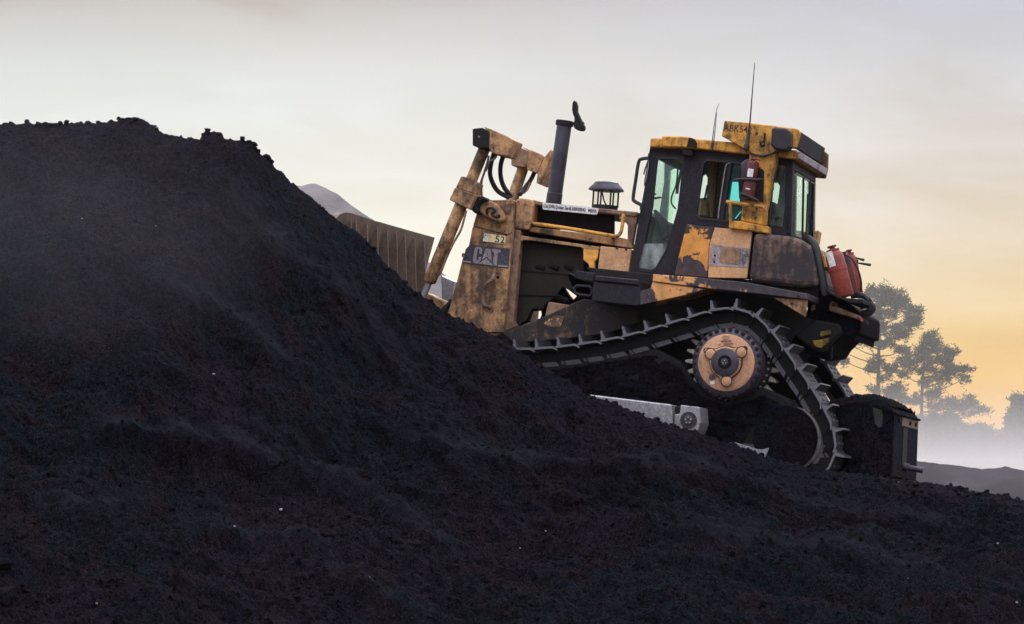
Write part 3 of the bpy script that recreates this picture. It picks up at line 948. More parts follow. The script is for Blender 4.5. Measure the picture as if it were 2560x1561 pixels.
# --- lift cylinders
def lift(y, top, low, r, heads, clamp, hoses, lines):
    a, b = G(*top, y), G(*low, y)
    d = (b - a).normalized()
    cyl = obj('lift_cylinder', *lathe(a, d, [(0, r * 0.9), ((b - a).length * .40, r * 0.9), ((b - a).length * .42, r), ((b - a).length, r), ((b - a).length + .02, r * .8)], 20), M['tan'], DZ, smooth=True)
    tube('rod', [b, b + d * 1.6], r * 0.5, M['bright'], cyl, n=12)
    for nm, uv, dy0, dy1, m in heads + clamp:
        plate(nm, 1, uv, y + dy0, y + dy1, m, cyl, .008)
    for pts in hoses:
        tube('hose', [G(1, u, v, yy) for u, v, yy in pts], .027, M['rubber'], cyl, n=8, curve=6)
    for rg, pts in lines:
        tube('oil_pipe', [G(rg, u, v, yy) for u, v, yy in pts], .014, M['brown'], cyl, n=6, curve=4)
    return cyl


lift(.55, (1, 925, 590), (3, 118, 760), .072,
     [('lamp', [(797, 362), (905, 350), (985, 402), (980, 575), (862, 575), (797, 545)], -.17, .17, M['soot']),
      ('lamp_shroud', [(915, 337), (1015, 372), (1175, 442), (1265, 492), (1190, 668), (1065, 645), (1000, 625), (975, 575), (980, 402)], -.16, .18, M['tan'])],
     [('clamp', [(672, 885), (775, 900), (866, 962), (832, 1084), (612, 1010)], -.10, .10, M['tan']),
      ('yoke', [(604, 1008), (838, 1088), (765, 1252), (540, 1144)], -.13, .13, M['tan'])],
     [[(1035, 630, .60), (1005, 730, .64), (990, 850, .70), (1020, 960, .78), (1085, 1055, .86), (1200, 1118, .95)],
      [(1142, 645, .62), (1108, 760, .68), (1108, 890, .76), (1145, 1005, .86), (1222, 1105, .98)]],
     [(1, [(975, 660, .47), (965, 720, .46), (925, 850, .46), (890, 950, .46), (870, 1000, .46)]),
      (1, [(1065, 650, .5), (1040, 690, .47), (985, 730, .46), (940, 830, .46)]), (1, [(905, 900, .6), (895, 980, .62), (900, 1110, .64)]),
      (3, [(428, 160, .48), (385, 320, .47), (318, 440, .47), (258, 570, .47), (215, 680, .48), (188, 712, .5)])])
lift(2.3, (1, 1362, 770), (1, 1090, 1560), .072,
     [('lamp', [(1221, 585), (1335, 574), (1415, 606), (1392, 790), (1330, 782), (1223, 766)], -.17, .17, M['brown']),
      ('lamp_shroud', [(1335, 560), (1450, 600), (1545, 640), (1592, 668), (1512, 850), (1395, 812), (1385, 760), (1412, 606)], -.16, .18, M['tan']),
      ('visor', [(1655, 591), (1692, 606), (1530, 972), (1500, 960), (1512, 850), (1590, 670)], -.2, .2, M['tan'])],
     [], [[(1478, 845, 2.3), (1435, 930, 2.25), (1375, 1010, 2.15), (1320, 1085, 2.0)]], [(1, [(1435, 960, 2.2), (1400, 1030, 2.15), (1355, 1070, 2.1)])])
plate('lamp_housing_hatch', 1, [(1240, 640), (1275, 632), (1272, 680), (1242, 690)], 2.12, 2.13, M['void'], DZ, 0)
obj('lamp_stud', *lathe(G(1, 868, 450, .378), -LAT, [(0, .012), (.01, .008)], 10), M['bright'], DZ)

# --- hood and engine
plate('surge_tank', 3, [(850, 66), (900, 52), (985, 66), (998, 110), (985, 270), (962, 325), (838, 312)], .80, 2.06, M['tan'], DZ, .02, seg=2)
plate('hood_top', 3, [(990, 66), (1100, 92), (1895, 173), (1890, 214), (1500, 170), (985, 108)], .88, 1.98, M['brown'], DZ, .01)
plate('hood_rear_post', 3, [(1735, 196), (1890, 212), (1843, 474), (1806, 464), (1806, 282), (1770, 240), (1735, 236)], .90, .97, M['brown'], DZ, .006)
plate('hood_recess', 3, [(985, 112), (1690, 192), (1690, 372), (972, 292)], 1.02, 1.06, M['void'], DZ, 0)
plate('hood_ledge', 3, [(972, 300), (1690, 378), (1806, 404), (1852, 470), (1848, 482), (965, 338)], .86, 1.05, M['tan'], DZ, .006)
plate('door_post', 3, [(845, 322), (895, 330), (884, 520), (832, 1105), (862, 1150), (762, 1190), (802, 640)], .80, .92, M['brown'], DZ, .008)
plate('door_top_rail', 3, [(890, 372), (1568, 470), (1556, 502), (1430, 487), (1408, 473), (925, 408), (893, 424)], .82, .90, M['tan'], DZ, .005)
plate('door_rear_post', 3, [(1428, 485), (1560, 500), (1545, 572), (1520, 600), (1526, 686), (1492, 682), (1470, 612), (1428, 582)], .82, .90, M['primer_orange'], DZ, .005)
plate('door_gap_strip', 3, [(1552, 478), (1576, 482), (1548, 700), (1528, 696)], .86, .92, M['void'], DZ, 0)
plate('access_panel', 3, [(1574, 462), (1842, 492), (1812, 720), (1548, 694)], .80, .95, M['panel'], DZ, .008)
for u, v in ((1715, 481), (1793, 491)):
    obj('bolt', *lathe(G(3, u, v, .80), -LAT, [(0, .014), (.012, .013)], 6), M['black'], DZ)
eng = plate('engine_backing', 3, [(860, 318), (1840, 455), (1800, 520), (1560, 520), (1560, 700), (1500, 930), (1300, 1060), (800, 1210)], 1.40, 1.50, M['void'], DZ, 0,
            holes=([(985, 1015), (1068, 1010), (1072, 1050), (1042, 1120), (985, 1105), (955, 1100)], [(1258, 815), (1300, 835), (1372, 890), (1340, 925), (1300, 880)], [(1185, 495), (1200, 497), (1198, 508), (1183, 506)]))
plate('engine_block', 3, [(930, 560), (1380, 620), (1360, 800), (1200, 800), (1000, 830), (900, 780)], 1.05, 1.38, M['void'], eng, .03)
plate('rocker_cover', 3, [(950, 480), (1400, 540), (1390, 620), (940, 560)], 1.08, 1.36, M['void'], eng, .03)
for u in (1010, 1130, 1250):
    obj('exhaust_runner', *sweep(smooth_path([G(3, u, 660, 1.06), G(3, u + 20, 640, .98), G(3, u + 90, 660, .96)], 4), .035, 8), M['void'], eng, smooth=True)
tube('coolant_pipe', [G(3, 900, 650, 1.0), G(3, 1150, 690, .98), G(3, 1380, 700, .98)], .022, M['void'], eng)
tube('coolant_pipe', [G(3, 880, 860, 1.0), G(3, 1100, 870, .98), G(3, 1300, 930, .98)], .030, M['void'], eng)
M['bay_shade'] = worn('engine_bay_shade', (0.016, 0.012, 0.011), grime=0.4, second=(0.030, 0.020, 0.015), dirt=(0.005, 0.004, 0.005), rough=0.75)  # dark of the open engine bay, put into the colour
plate('bay_shade_sheet', 3, [(890, 425), (1425, 492), (1430, 690), (1290, 705), (1345, 840), (1245, 812), (1200, 880), (1110, 950), (1085, 1000), (990, 995), (945, 1090), (870, 1135), (832, 1108), (878, 560)], .95, .97, M['bay_shade'], eng, 0)  # added dark sheet standing for the shade inside the bay
plate('bay_bar', 3, [(868, 655), (1380, 700), (1380, 712), (866, 668)], .935, .948, M['soot'], eng, 0)
plate('bay_bar', 3, [(850, 868), (1230, 880), (1228, 892), (848, 880)], .935, .948, M['soot'], eng, 0)
plate('engine_foot', 3, [(1130, 938), (1305, 965), (1330, 985), (1110, 1080), (1100, 1055)], .78, 1.0, M['brown'], DZ, .01)
plate('latch_clip', 3, [(1172, 500), (1196, 490), (1200, 512), (1176, 516)], .98, 1.0, M['bright'], eng, 0)
tube('handrail', [G(3, 990, 270, .80), G(3, 1200, 298, .78), G(3, 1450, 338, .78), G(3, 1690, 378, .78), G(3, 1728, 372, .78), G(3, 1752, 335, .78), G(3, 1764, 260, .79), G(3, 1772, 196, .82)], .021, M['yellow'], DZ, curve=4)
for u, v in ((1000, 275), (1685, 382)):
    obj('rail_stay', *sweep([G(3, u, v, .78), G(3, u + 2, v + 12, .9)], .018, 6), M['soot'], DZ, smooth=True)
sign = plate('name_sign', 1, [(1568, 1176), (2178, 1238), (2183, 1248), (2168, 1302), (2160, 1308), (1580, 1252), (1568, 1242)], .852, .862, M['white'], DZ, .002)
lettering('sign_lettering', 'Cat D9R Dozer Ser# ABK00542   MSHA', [G(1, u, v, .8495) for u, v in ((1578, 1232), (2162, 1292), (2166, 1250), (1582, 1190))], M['ink'], sign, bold=0.03)

# --- exhaust stack, pre-cleaner
a, b = G(1, 1688, 1190, 1.43), G(1, 1808, 318, 1.43)
st = obj('exhaust_stack', *lathe(a, b - a, [(0, .088), (.12, .088), (.125, .083), ((b - a).length, .083)], 28), M['stack'], DZ, smooth=True)
dd = (b - a).normalized()
obj('stack_collar', *lathe(b - dd * .015, dd, [(0, .088), (.005, .100), (.055, .100), (.062, .090)], 28), M['soot'], st, smooth=True)
plate('rain_flap', 1, [(1912, 46), (1930, 62), (1942, 110), (1940, 165), (1958, 205), (1990, 275), (2022, 335), (2022, 368), (1995, 384), (1935, 372), (1908, 345), (1905, 305), (1915, 270), (1918, 235), (1902, 210), (1890, 150), (1894, 80)], 1.38, 1.48, M['soot'], st, .01)
obj('flap_counterweight_ring', *sweep([G(1, 2000, 300, 1.4), G(1, 2016, 290, 1.4), G(1, 2028, 300, 1.4), G(1, 2016, 312, 1.4), G(1, 2000, 304, 1.4)], .006, 6), M['soot'], st)
c0 = G(1, 2255, 1235, 1.43)
up = (G(1, 2275, 945, 1.43) - c0)
H = up.length
k = 1 / 4.4 / 228
pc = obj('precleaner', *lathe(c0, up, [(H * .62, .15), (H * .66, .198), (H * .70, .198), (H * .80, .175), (H * .92, .14), (H * .935, .138), (H * .97, .132), (H, .10)], 28), M['stack'], DZ, smooth=True)
obj('bowl', *lathe(c0, up, [(0, .134), (H * .66, .134)], 28), M['clear'], pc, smooth=True)
obj('bowl_base', *lathe(c0, up, [(-.03, .142), (.03, .142)], 28), M['black'], pc, smooth=True)
for i in range(6):
    an = i * math.pi * 2 / 6 + .12
    q = c0 + Vector((math.cos(an) * .14, math.sin(an) * .14, 0))
    tube('post', [q, q + up.normalized() * H * .65], .011, M['black'], pc, n=6)
tube('inner_vane', [c0 + Vector((.03, 0, 0)), c0 + up * .3 + Vector((-.02, 0, 0)), c0 + up * .66 + Vector((-.05, 0, 0))], .010, M['soot'], pc, n=6)

# --- cab
YN, YF = .72, 2.15
DOORG = [(345, 158), (372, 148), (600, 152), (624, 190), (604, 300), (560, 680), (482, 960), (434, 1110), (330, 1292), (285, 1320), (165, 1302), (150, 1272), (205, 1050), (292, 650), (332, 250)]
SLIDE = [(838, 186), (870, 172), (1312, 214), (1290, 812), (1040, 796), (800, 775), (756, 735), (758, 690), (796, 400)]
REARG = [(1592, 214), (1680, 226), (1706, 280), (1672, 700), (1652, 862), (1512, 842), (1560, 300)]
OUT = [(272, 30), (760, 62), (1300, 120), (1640, 150), (1762, 168), (1745, 945), (1700, 962), (1340, 930), (1090, 872), (650, 838), (520, 1372), (48, 1392), (165, 722), (195, 560), (252, 250)]
plate('cab_side', 4, OUT, YN, YN + .07, M['black'], DZ, 0, (DOORG, SLIDE, REARG))
FARH = ([(478, 275), (540, 240), (640, 250), (625, 400), (575, 690), (530, 960), (450, 1120), (425, 1060), (455, 700)], [(818, 330), (846, 312), (872, 350), (862, 560), (782, 568)],
        [(1122, 392), (1225, 396), (1205, 610), (1092, 600)], [(1150, 770), (1215, 690), (1225, 705), (1165, 782)], [(1550, 402), (1602, 404), (1626, 440), (1592, 692), (1512, 600)], [(1800, 330), (1880, 360), (1960, 440), (1955, 930), (1790, 900)])
plate('cab_side', 4, [(425, 60), (1000, 90), (1700, 150), (1990, 380), (1985, 985), (1400, 1150), (900, 1330), (300, 1300), (372, 700), (418, 400)], YF - .05, YF, M['grey'], DZ, 0, FARH)
for h_ in FARH:
    if len(h_) > 4: plate('far_pane', 4, h_, YF - .03, YF - .025, M['glass'], DZ, 0)
inset = lambda poly, kk: [(sum(p[0] for p in poly) / len(poly) * (1 - kk) + p[0] * kk, sum(p[1] for p in poly) / len(poly) * (1 - kk) + p[1] * kk) for p in poly]
plate('door_glass', 4, inset(DOORG, 1.01), YN + .03, YN + .038, M['glass'], DZ, 0)
plate('door_dust_film', 4, [(205, 1040), (462, 1040), (434, 1110), (330, 1290), (285, 1316), (168, 1300), (153, 1272)], YN + .022, YN + .026, M['film'], DZ, 0)
plate('door_seal', 4, inset(DOORG, 1.03), YN - .008, YN - .001, M['rubber'], DZ, 0, (inset(DOORG, .985),))
plate('slider_seal', 4, inset(SLIDE, 1.05), YN - .012, YN - .001, M['rubber'], DZ, 0, (inset(SLIDE, .99),))
plate('sliding_window_frame', 4, [(1082, 205), (1128, 192), (1036, 800), (982, 792)], YN - .004, YN + .05, M['black'], DZ, .006)
tube('sliding_window_edge', [G(4, 1108, 196, YN - .01), G(4, 1068, 215, YN - .012), G(4, 1048, 300, YN - .012), G(4, 990, 690, YN - .012), G(4, 982, 780, YN - .01)], .008, M['bright'], DZ, n=6)
plate('sliding_pane', 4, [(1124, 205), (1310, 216), (1290, 810), (1038, 795)], YN + .028, YN + .034, M['teal'], DZ, 0)
plate('rear_quarter_pane', 4, inset(REARG, 1.01), YN + .028, YN + .034, M['glass'], DZ, 0)


def lateral(name, pts, y0, y1, thick_dir, thick, mat, parent=DZ, bevel=.006):
    """a panel running across the machine between two measured points on the near side"""
    a, b = pts
    q = [a + LAT * y0, a + LAT * y1, b + LAT * y1, b + LAT * y0]
    v, f = extrude(q, thick_dir * thick)
    return obj(name, v, f, mat, parent, bevel=bevel)


rt, rb = G(4, 1752, 172, YN), G(4, 1738, 948, YN)
rv = rb - rt
W = YF - YN
FWD = PFW
for nm, t0, t1, y0, y1, m in [('rear_wall_header', 0, .11, 0, W, 'black'), ('rear_wall_sill', .97, 1.02, 0, W, 'black'), ('rear_pillar', .11, .97, 0, .16, 'black'), ('rear_pillar', .11, .97, W - .10, W, 'black')]:
    lateral(nm, (rt + rv * t0, rt + rv * t1), y0, y1, FWD, .07, M[m])
lateral('rear_window', (rt + rv * .11, rt + rv * .97), .16, W - .10, FWD, .01, M['glass'], bevel=0).location = FWD * .03
off = FWD * -.012
tube('rear_window_seal', [rt + rv * .14 + LAT * .20 + off, rt + rv * .14 + LAT * (W - .14) + off, rt + rv * .95 + LAT * (W - .14) + off, rt + rv * .95 + LAT * .20 + off, rt + rv * .14 + LAT * .20 + off], .007, M['bright'], DZ, n=6)
tube('sliding_bar', [rt + rv * .13 + LAT * .62 + off, rt + rv * .96 + LAT * .62 + off], .014, M['black'], DZ, n=6)
tube('wiper_arm', [rt + rv * .14 + LAT * .85 + off * 4, rt + rv * .62 + LAT * .78 + off * 5], .011, M['rubber'], DZ, n=6)
tube('wiper_blade', [rt + rv * .35 + LAT * .72 + off * 4, rt + rv * .92 + LAT * .66 + off * 4], .014, M['rubber'], DZ, n=6)
ft, fb = G(4, 268, 50, YN), G(4, 168, 715, YN)
fv = fb - ft
lateral('front_wall_header', (ft, ft + fv * .10), 0, W, -FWD, .07, M['black'])
lateral('dash_wall', (G(4, 166, 715, YN), G(4, 50, 1385, YN)), .0, W, -FWD, .06, M['black'])
lateral('windshield', (ft + fv * .1, fb), .08, W - .08, -FWD, .01, M['glass'], bevel=0).location = -FWD * .03
lateral('cab_floor', (G(4, 60, 1370, YN), G(4, 1740, 1250, YN)), .02, W - .02, Vector((0, 0, 1)), .05, M['soot'])
# interior
plate('dash_console', 4, [(250, 690), (440, 800), (470, 960), (430, 1060), (330, 1200), (240, 1200), (270, 900)], 1.25, 1.75, M['grey'], DZ, .02)
plate('dash_panel', 4, [(300, 690), (325, 680), (450, 790), (470, 960), (390, 1010), (350, 850)], 1.15, 1.2, M['stack'], DZ, .01)
plate('inner_frame', 4, [(880, 190), (1060, 190), (1030, 400), (960, 775), (850, 760), (900, 480), (880, 330)], 1.98, 2.06, M['beige'], DZ, .01)
plate('inner_cable_tray', 4, [(940, 200), (985, 200), (930, 770), (900, 770)], 1.93, 1.975, M['brown'], DZ, .005)
plate('inner_panel', 4, [(790, 570), (870, 600), (890, 770), (770, 760)], 1.6, 1.7, M['beige'], DZ, .02)
plate('seat_back', 4, [(1500, 620), (1540, 598), (1575, 612), (1592, 680), (1560, 780), (1520, 860), (1400, 860), (1440, 760)], 1.2, 1.65, M['seat'], DZ, .03, seg=2)
plate('seat_cushion', 4, [(1130, 800), (1420, 800), (1540, 860), (1520, 960), (1120, 940)], 1.15, 1.7, M['seat'], DZ, .03, seg=2)
plate('arm_rest', 4, [(1540, 750), (1640, 765), (1640, 790), (1530, 785)], 1.0, 1.1, M['seat'], DZ, .01)
tube('cab_cable', [G(4, 560, 260, 1.0), G(4, 545, 420, 1.0), G(4, 500, 540, 1.0), G(4, 495, 620, 1.0), G(4, 540, 680, 1.0)], .010, M['rubber'], DZ, n=5, curve=4)
tube('cab_cable', [G(4, 600, 260, 1.05), G(4, 560, 430, 1.05), G(4, 550, 520, 1.05)], .018, M['rubber'], DZ, n=5)
tube('mirror_stem', [G(4, 300, 525, .80), G(4, 330, 525, .85)], .012, M['rubber'], DZ, n=5)
plate('mirror', 4, [(305, 558), (380, 548), (382, 560), (308, 576)], .84, .90, M['rubber'], DZ, .003)
tube('lever', [G(4, 870, 430, 1.8), G(4, 842, 570, 1.78), G(4, 838, 590, 1.76)], .012, M['rubber'], DZ, n=5)
# roof
roof = plate('cab_roof', 2, [(280, 1004), (292, 906), (780, 912), (1180, 948), (1370, 985), (1912, 1040), (1902, 1138), (1640, 1108), (1370, 1082), (800, 1022)], .62, 2.22, M['yellow'], DZ, .012)
plate('roof_fairing', 2, [(416, 880), (690, 888), (740, 898), (782, 918), (806, 960), (808, 1018), (690, 1008), (416, 1000)], .585, .618, M['yellow'], DZ, .012)
plate('scuffed_corner', 2, [(712, 900), (745, 905), (786, 925), (804, 965), (804, 1012), (690, 1004), (700, 960)], .580, .584, M['soot'], DZ, 0)
plate('roof_lamp', 2, [(640, 1030), (750, 1040), (750, 1095), (720, 1105), (640, 1090)], .60, .70, M['soot'], DZ, .008)
vis_t, vis_b = G(2, 1915, 1052, .60), G(2, 1903, 1130, .60)
lateral('rear_visor', (vis_t, vis_b), 0, 1.62, -FWD, .03, M['labelgrey'])
# rollover frame
ROPS = [(1105, 713), (1382, 738), (1700, 776), (1915, 804), (1942, 850), (1890, 1012), (1832, 1002), (1662, 1052), (1540, 1100), (1400, 1082), (1368, 1048), (1180, 944), (1072, 882)]
rops = plate('rollover_beam', 2, ROPS, .54, .60, M['yellow'], DZ, .008)
plate('rollover_beam_end', 2, [(1945, 850), (2030, 890), (2070, 950), (2098, 985), (2240, 1075), (2234, 1240), (2210, 1345), (2096, 1336), (2130, 1216), (1960, 1090)], 2.2, 2.28, M['tan'], DZ, .008)
t0, t1 = G(2, 1700, 782, .61), G(2, 1912, 812, .61)
lateral('canopy_top', (G(2, 1120, 722, .60), t1), 0, 1.66, -PUP, .05, M['brown'])
lateral('canopy_rear_apron', (t1, G(2, 1890, 1005, .60)), 0, 1.62, FWD, .05, M['soot'])
lateral('canopy_front_lip', (G(2, 1110, 722, .60), G(2, 1082, 870, .60)), 0, 1.66, -FWD, .05, M['yellow'])
letq = [G(2, u, v, .5385) for u, v in ((1088, 825), (1402, 858), (1408, 778), (1102, 748))]
lettering('rollover_lettering', 'ABK542', letq, M['ink'], rops, bold=0.006)
plate('rollover_post', 4, [(1312, 85), (1592, 98), (1562, 262), (1530, 420), (1500, 600), (1442, 852), (1214, 802), (1236, 620), (1290, 330)], .56, .70, M['yellow'], DZ, .012)
plate('rollover_post_foot', 4, [(1096, 802), (1216, 806), (1440, 852), (1502, 858), (1500, 936), (1340, 908), (1090, 880)], .50, .705, M['yellow'], DZ, .01)
plate('rollover_post', 4, [(1700, 150), (1778, 172), (1742, 985), (1662, 970)], 2.2, 2.34, M['yellow'], DZ, .012)
plate('work_lamp', 2, [(1626, 786), (1786, 796), (1832, 832), (1834, 1000), (1786, 1046), (1664, 1030), (1610, 986)], .38, .53, M['rubber'], DZ, .02, seg=2)
tube('cable', [G(2, 1375, 1060, .535), G(2, 1440, 1085, .53), G(2, 1520, 1098, .53), G(2, 1600, 1080, .53), G(2, 1665, 1052, .53)], .010, M['rubber'], DZ, n=5, curve=4)
tube('cable', [G(2, 1690, 1050, .53), G(2, 1690, 1200, .54), G(2, 1650, 1350, .55), G(2, 1640, 1480, .56)], .008, M['rubber'], DZ, n=5, curve=4)
tube('lifting_eye', [G(2, 1500, 985, .535), G(2, 1500, 950, .53), G(2, 1548, 940, .53), G(2, 1545, 985, .535), G(2, 1500, 988, .535)], .007, M['soot'], DZ, n=5)
plate('eye_bracket', 2, [(1540, 850), (1560, 850), (1548, 950), (1530, 950)], .53, .538, M['soot'], DZ, 0)
tube('antenna', [G(2, 1342, 1070, .50), G(2, 1348, 980, .50), G(2, 1366, 850, .50), G(2, 1386, 730, .50), G(2, 1410, 420, .50), G(2, 1438, 75, .50)], [.012, .017, .013, .009, .007, .004], M['rubber'], DZ, n=6)
obj('antenna_mount', *lathe(G(2, 1350, 990, .50), PUP, [(-.05, .012), (-.04, .03), (.0, .034), (.03, .018), (.16, .014)], 10), M['rubber'], DZ, smooth=True)
tube('antenna', [G(2, 962, 1010, .62), G(2, 988, 800, .62), G(2, 1018, 595, .62), G(2, 1045, 525, .62)], [.006, .005, .004, .003], M['stack'], DZ, n=5)
tube('antenna', [G(2, 970, 1040, .60), G(2, 992, 910, .60), G(2, 1022, 620, .60)], [.009, .006, .003], M['stack'], DZ, n=5)
tube('front_grab_bar', [G(4, 265, 148, YN), G(4, 185, 158, YN), G(4, 152, 195, YN), G(4, 122, 380, YN), G(4, 96, 560, YN), G(4, 112, 600, YN), G(4, 178, 640, YN), G(4, 180, 690, YN)], .020, M['rubber'], DZ, curve=4)
tube('cable', [G(4, 250, 180, YN - .02), G(4, 215, 280, YN - .04), G(4, 208, 320, YN - .05)], .009, M['rubber'], DZ, n=5, curve=4)
tube('cable', [G(4, 258, 100, YN - .02), G(4, 240, 260, YN - .04), G(4, 218, 380, YN - .03), G(4, 215, 440, YN - .02)], .008, M['rubber'], DZ, n=5, curve=4)
tube('step_rail', [G(4, 1112, 812, .50), G(4, 1108, 700, .46), G(4, 1108, 625, .44), G(4, 1080, 606, .44)], .018, M['yellow'], DZ)
tube('step_rail', [G(4, 1066, 605, .44), G(4, 1250, 628, .44), G(4, 1430, 655, .44), G(4, 1474, 685, .44), G(4, 1482, 740, .45), G(4, 1474, 842, .49)], .020, M['yellow'], DZ, curve=4)
plate('extinguisher_bracket', 4, [(1215, 200), (1290, 160), (1460, 280), (1450, 600), (1200, 575), (1190, 380)], .535, .558, M['soot'], DZ, .006)

# --- panels below the cab
pm = peeled('peeled_yellow_panel', (0.70, 0.31, 0.075, 1), (0.032, 0.025, 0.03, 1), G(4, 750, 1075, .6), pup, 0.20, thr=-0.055, scale=4.5, origin=O0)
plate('side_panel', 4, [(652, 838), (944, 872), (888, 1050), (872, 1396), (522, 1368)], .60, .74, pm, DZ, .006)
fp = plate('side_panel', 4, [(946, 872), (1338, 908), (1282, 1402), (876, 1396), (892, 1052)], .575, .74, M['panel'], DZ, .006)
plate('faded_label', 4, [(908, 1050), (1318, 1092), (1285, 1290), (880, 1270)], .570, .574, M['labelgrey'], fp, 0)
plate('label_stain', 4, [(1010, 1072), (1218, 1090), (1192, 1262), (1000, 1240)], .566, .569, M['brown'], fp, 0)
plate('panel_gap', 4, [(1336, 910), (1352, 914), (1296, 1412), (1280, 1406)], .60, .74, M['void'], DZ, 0)
for u, v in ((948, 1165), (942, 1232)):
    obj('rivet', *lathe(G(4, u, v, .570), -LAT, [(0, .012), (.008, .010)], 8), M['soot'], fp)
M['tank'] = worn('sooted_tank', (0.24, 0.145, 0.10), grime=0.78, second=(0.16, 0.095, 0.07), dirt=(0.026, 0.021, 0.026), scale=0.9)
plate('fuel_tank', 4, [(1352, 922), (1500, 938), (1700, 958), (1800, 980), (1885, 1020), (1950, 1085), (1985, 1180), (2030, 1420), (2030, 1490), (1800, 1492), (1296, 1424)], .50, 2.36, M['tank'], DZ, .06, seg=3)
tube('tank_pipe', [G('e', 300, 95, .72), G('e', 350, 110, .64), G('e', 410, 170, .60), G('e', 455, 310, .58), G('e', 490, 480, .56), G('e', 530, 700, .56), G('e', 560, 850, .58)], .042, M['rubber'], DZ, n=10, curve=4)
obj('pipe_coupling', *lathe(G('e', 300, 95, .72), Vector((0, 0, 1)), [(-.04, .05), (.04, .05)], 14), M['rubber'], DZ)
plate('rear_box', 'e', [(400, -10), (465, -20), (440, 160), (385, 110)], 2.0, 2.2, M['tan'], DZ, .01)

plate('platform', 0, [(1465, 668), (1640, 686), (1690, 690), (1880, 700), (2040, 716), (2040, 748), (1880, 738), (1690, 718), (1500, 716)], .645, 2.15, M['soot'], DZ, .01)
# --- deck and steps
dm = peeled('peeled_deck_edge', (0.74, 0.36, 0.13, 1), (0.040, 0.031, 0.038, 1), G(5, 330, 255, .05), Vector((1, 0, .3)), 0.55, thr=0.0, scale=4.5, origin=O0)
plate('deck_edge', 5, [(122, 172), (560, 205), (1000, 250), (1580, 358), (1572, 412), (1250, 372), (620, 302), (118, 240)], .05, .70, dm, DZ, .006)
plate('deck_skirt', 5, [(118, 246), (560, 304), (625, 318), (430, 368), (0, 462), (-240, 425), (-245, 330), (0, 330), (100, 305)], .07, .55, dm, DZ, .006)
plate('skirt_flap', 5, [(1252, 392), (1574, 416), (1550, 574)], .10, .13, M['tan'], DZ, .003)
for u, v in ((1425, 450), (1486, 382)):
    obj('bolt', *lathe(G(5, u, v, .10 if v > 400 else .05), -LAT, [(0, .014), (.01, .012)], 6), M['soot'], DZ)
plate('step_box', 3, [(1532, 712), (1700, 728), (1902, 748), (1898, 800), (1520, 760)], .04, .62, M['black'], DZ, .012)
plate('step_skirt', 3, [(1515, 764), (1896, 804), (1912, 790), (1912, 960), (1884, 974), (1500, 930)], .06, .5, M['black'], DZ, .008)
plate('step_bracket', 3, [(1288, 688), (1350, 704), (1366, 672), (1524, 692), (1516, 768), (1380, 746)], .10, .5, M['black'], DZ, .006)
ringp = [(1345, 830), (1372, 800), (1480, 808), (1505, 830), (1500, 872), (1480, 888), (1400, 880), (1360, 865), (1345, 830)]
tube('step_ring', [G(3, u, v, .12) for u, v in ringp], .018, M['black'], DZ, n=6)

# --- rear end
M['caked2'] = coal_material('caked_rear', 0.55)
plate('rear_case', 'e', [(330, 850), (560, 760), (700, 860), (840, 950), (1020, 1085), (1035, 1130), (1030, 1240), (1018, 1365), (962, 1365), (945, 1462), (870, 1400), (770, 1372), (640, 1500), (560, 1620), (330, 1650), (180, 1500), (300, 1150)], .80, 2.05, M['caked2'], DZ, .01)
plate('axle_housing', 5, [(1400, 700), (1640, 600), (1870, 640), (1890, 720), (1800, 810), (1740, 880), (1690, 905), (1600, 870), (1480, 780)], .66, .80, M['soot'], DZ, .02)
for uv in ([(1690, 712), (1790, 694), (1790, 742), (1690, 764)], [(1610, 795), (1680, 790), (1775, 765), (1770, 810), (1700, 868), (1640, 850)], [(1608, 465), (1640, 455), (1640, 505), (1605, 520)]):
    plate('hose_guard', 5, uv, .62, .66, M['fence_yellow'], DZ, .008)
plate('tow_lug', 'e', [(605, 990), (612, 945), (655, 925), (700, 945), (712, 1005), (780, 1030), (1024, 1130), (1012, 1182), (700, 1085), (600, 1060)], .70, .80, M['brown'], DZ, .01, ([(640, 990), (650, 960), (680, 965), (685, 1000), (660, 1012)],))
plate('tail_lamp', 'e', [(1022, 1152), (1062, 1168), (1054, 1210), (1012, 1192)], .72, .82, M['lamp'], DZ, .004)
plate('tail_lamp', 'e', [(1066, 1170), (1116, 1200), (1108, 1252), (1058, 1240)], .74, .84, M['soot'], DZ, .004)
for pts in ([(900, 860), (1060, 860), (1130, 920), (1195, 1000), (1185, 1060), (1120, 1105), (1030, 1095)], [(880, 830), (1040, 845), (1130, 920), (1155, 1000), (1140, 1060), (1060, 1085)], [(1020, 1020), (1090, 970), (1170, 905)]):
    tube('hydraulic_hose', [G('e', u, v, 1.0) for u, v in pts], .028, M['rubber'], DZ, n=8, curve=5)
tube('oil_line', [G(5, 1800, 790, .9), G(5, 1800, 870, .9), G(5, 1795, 970, .9)], .012, M['rubber'], DZ, n=5)
tube('oil_line', [G(5, 1790, 820, .9), G(5, 1760, 880, .9), G(5, 1715, 900, .9)], .010, M['rubber'], DZ, n=5)
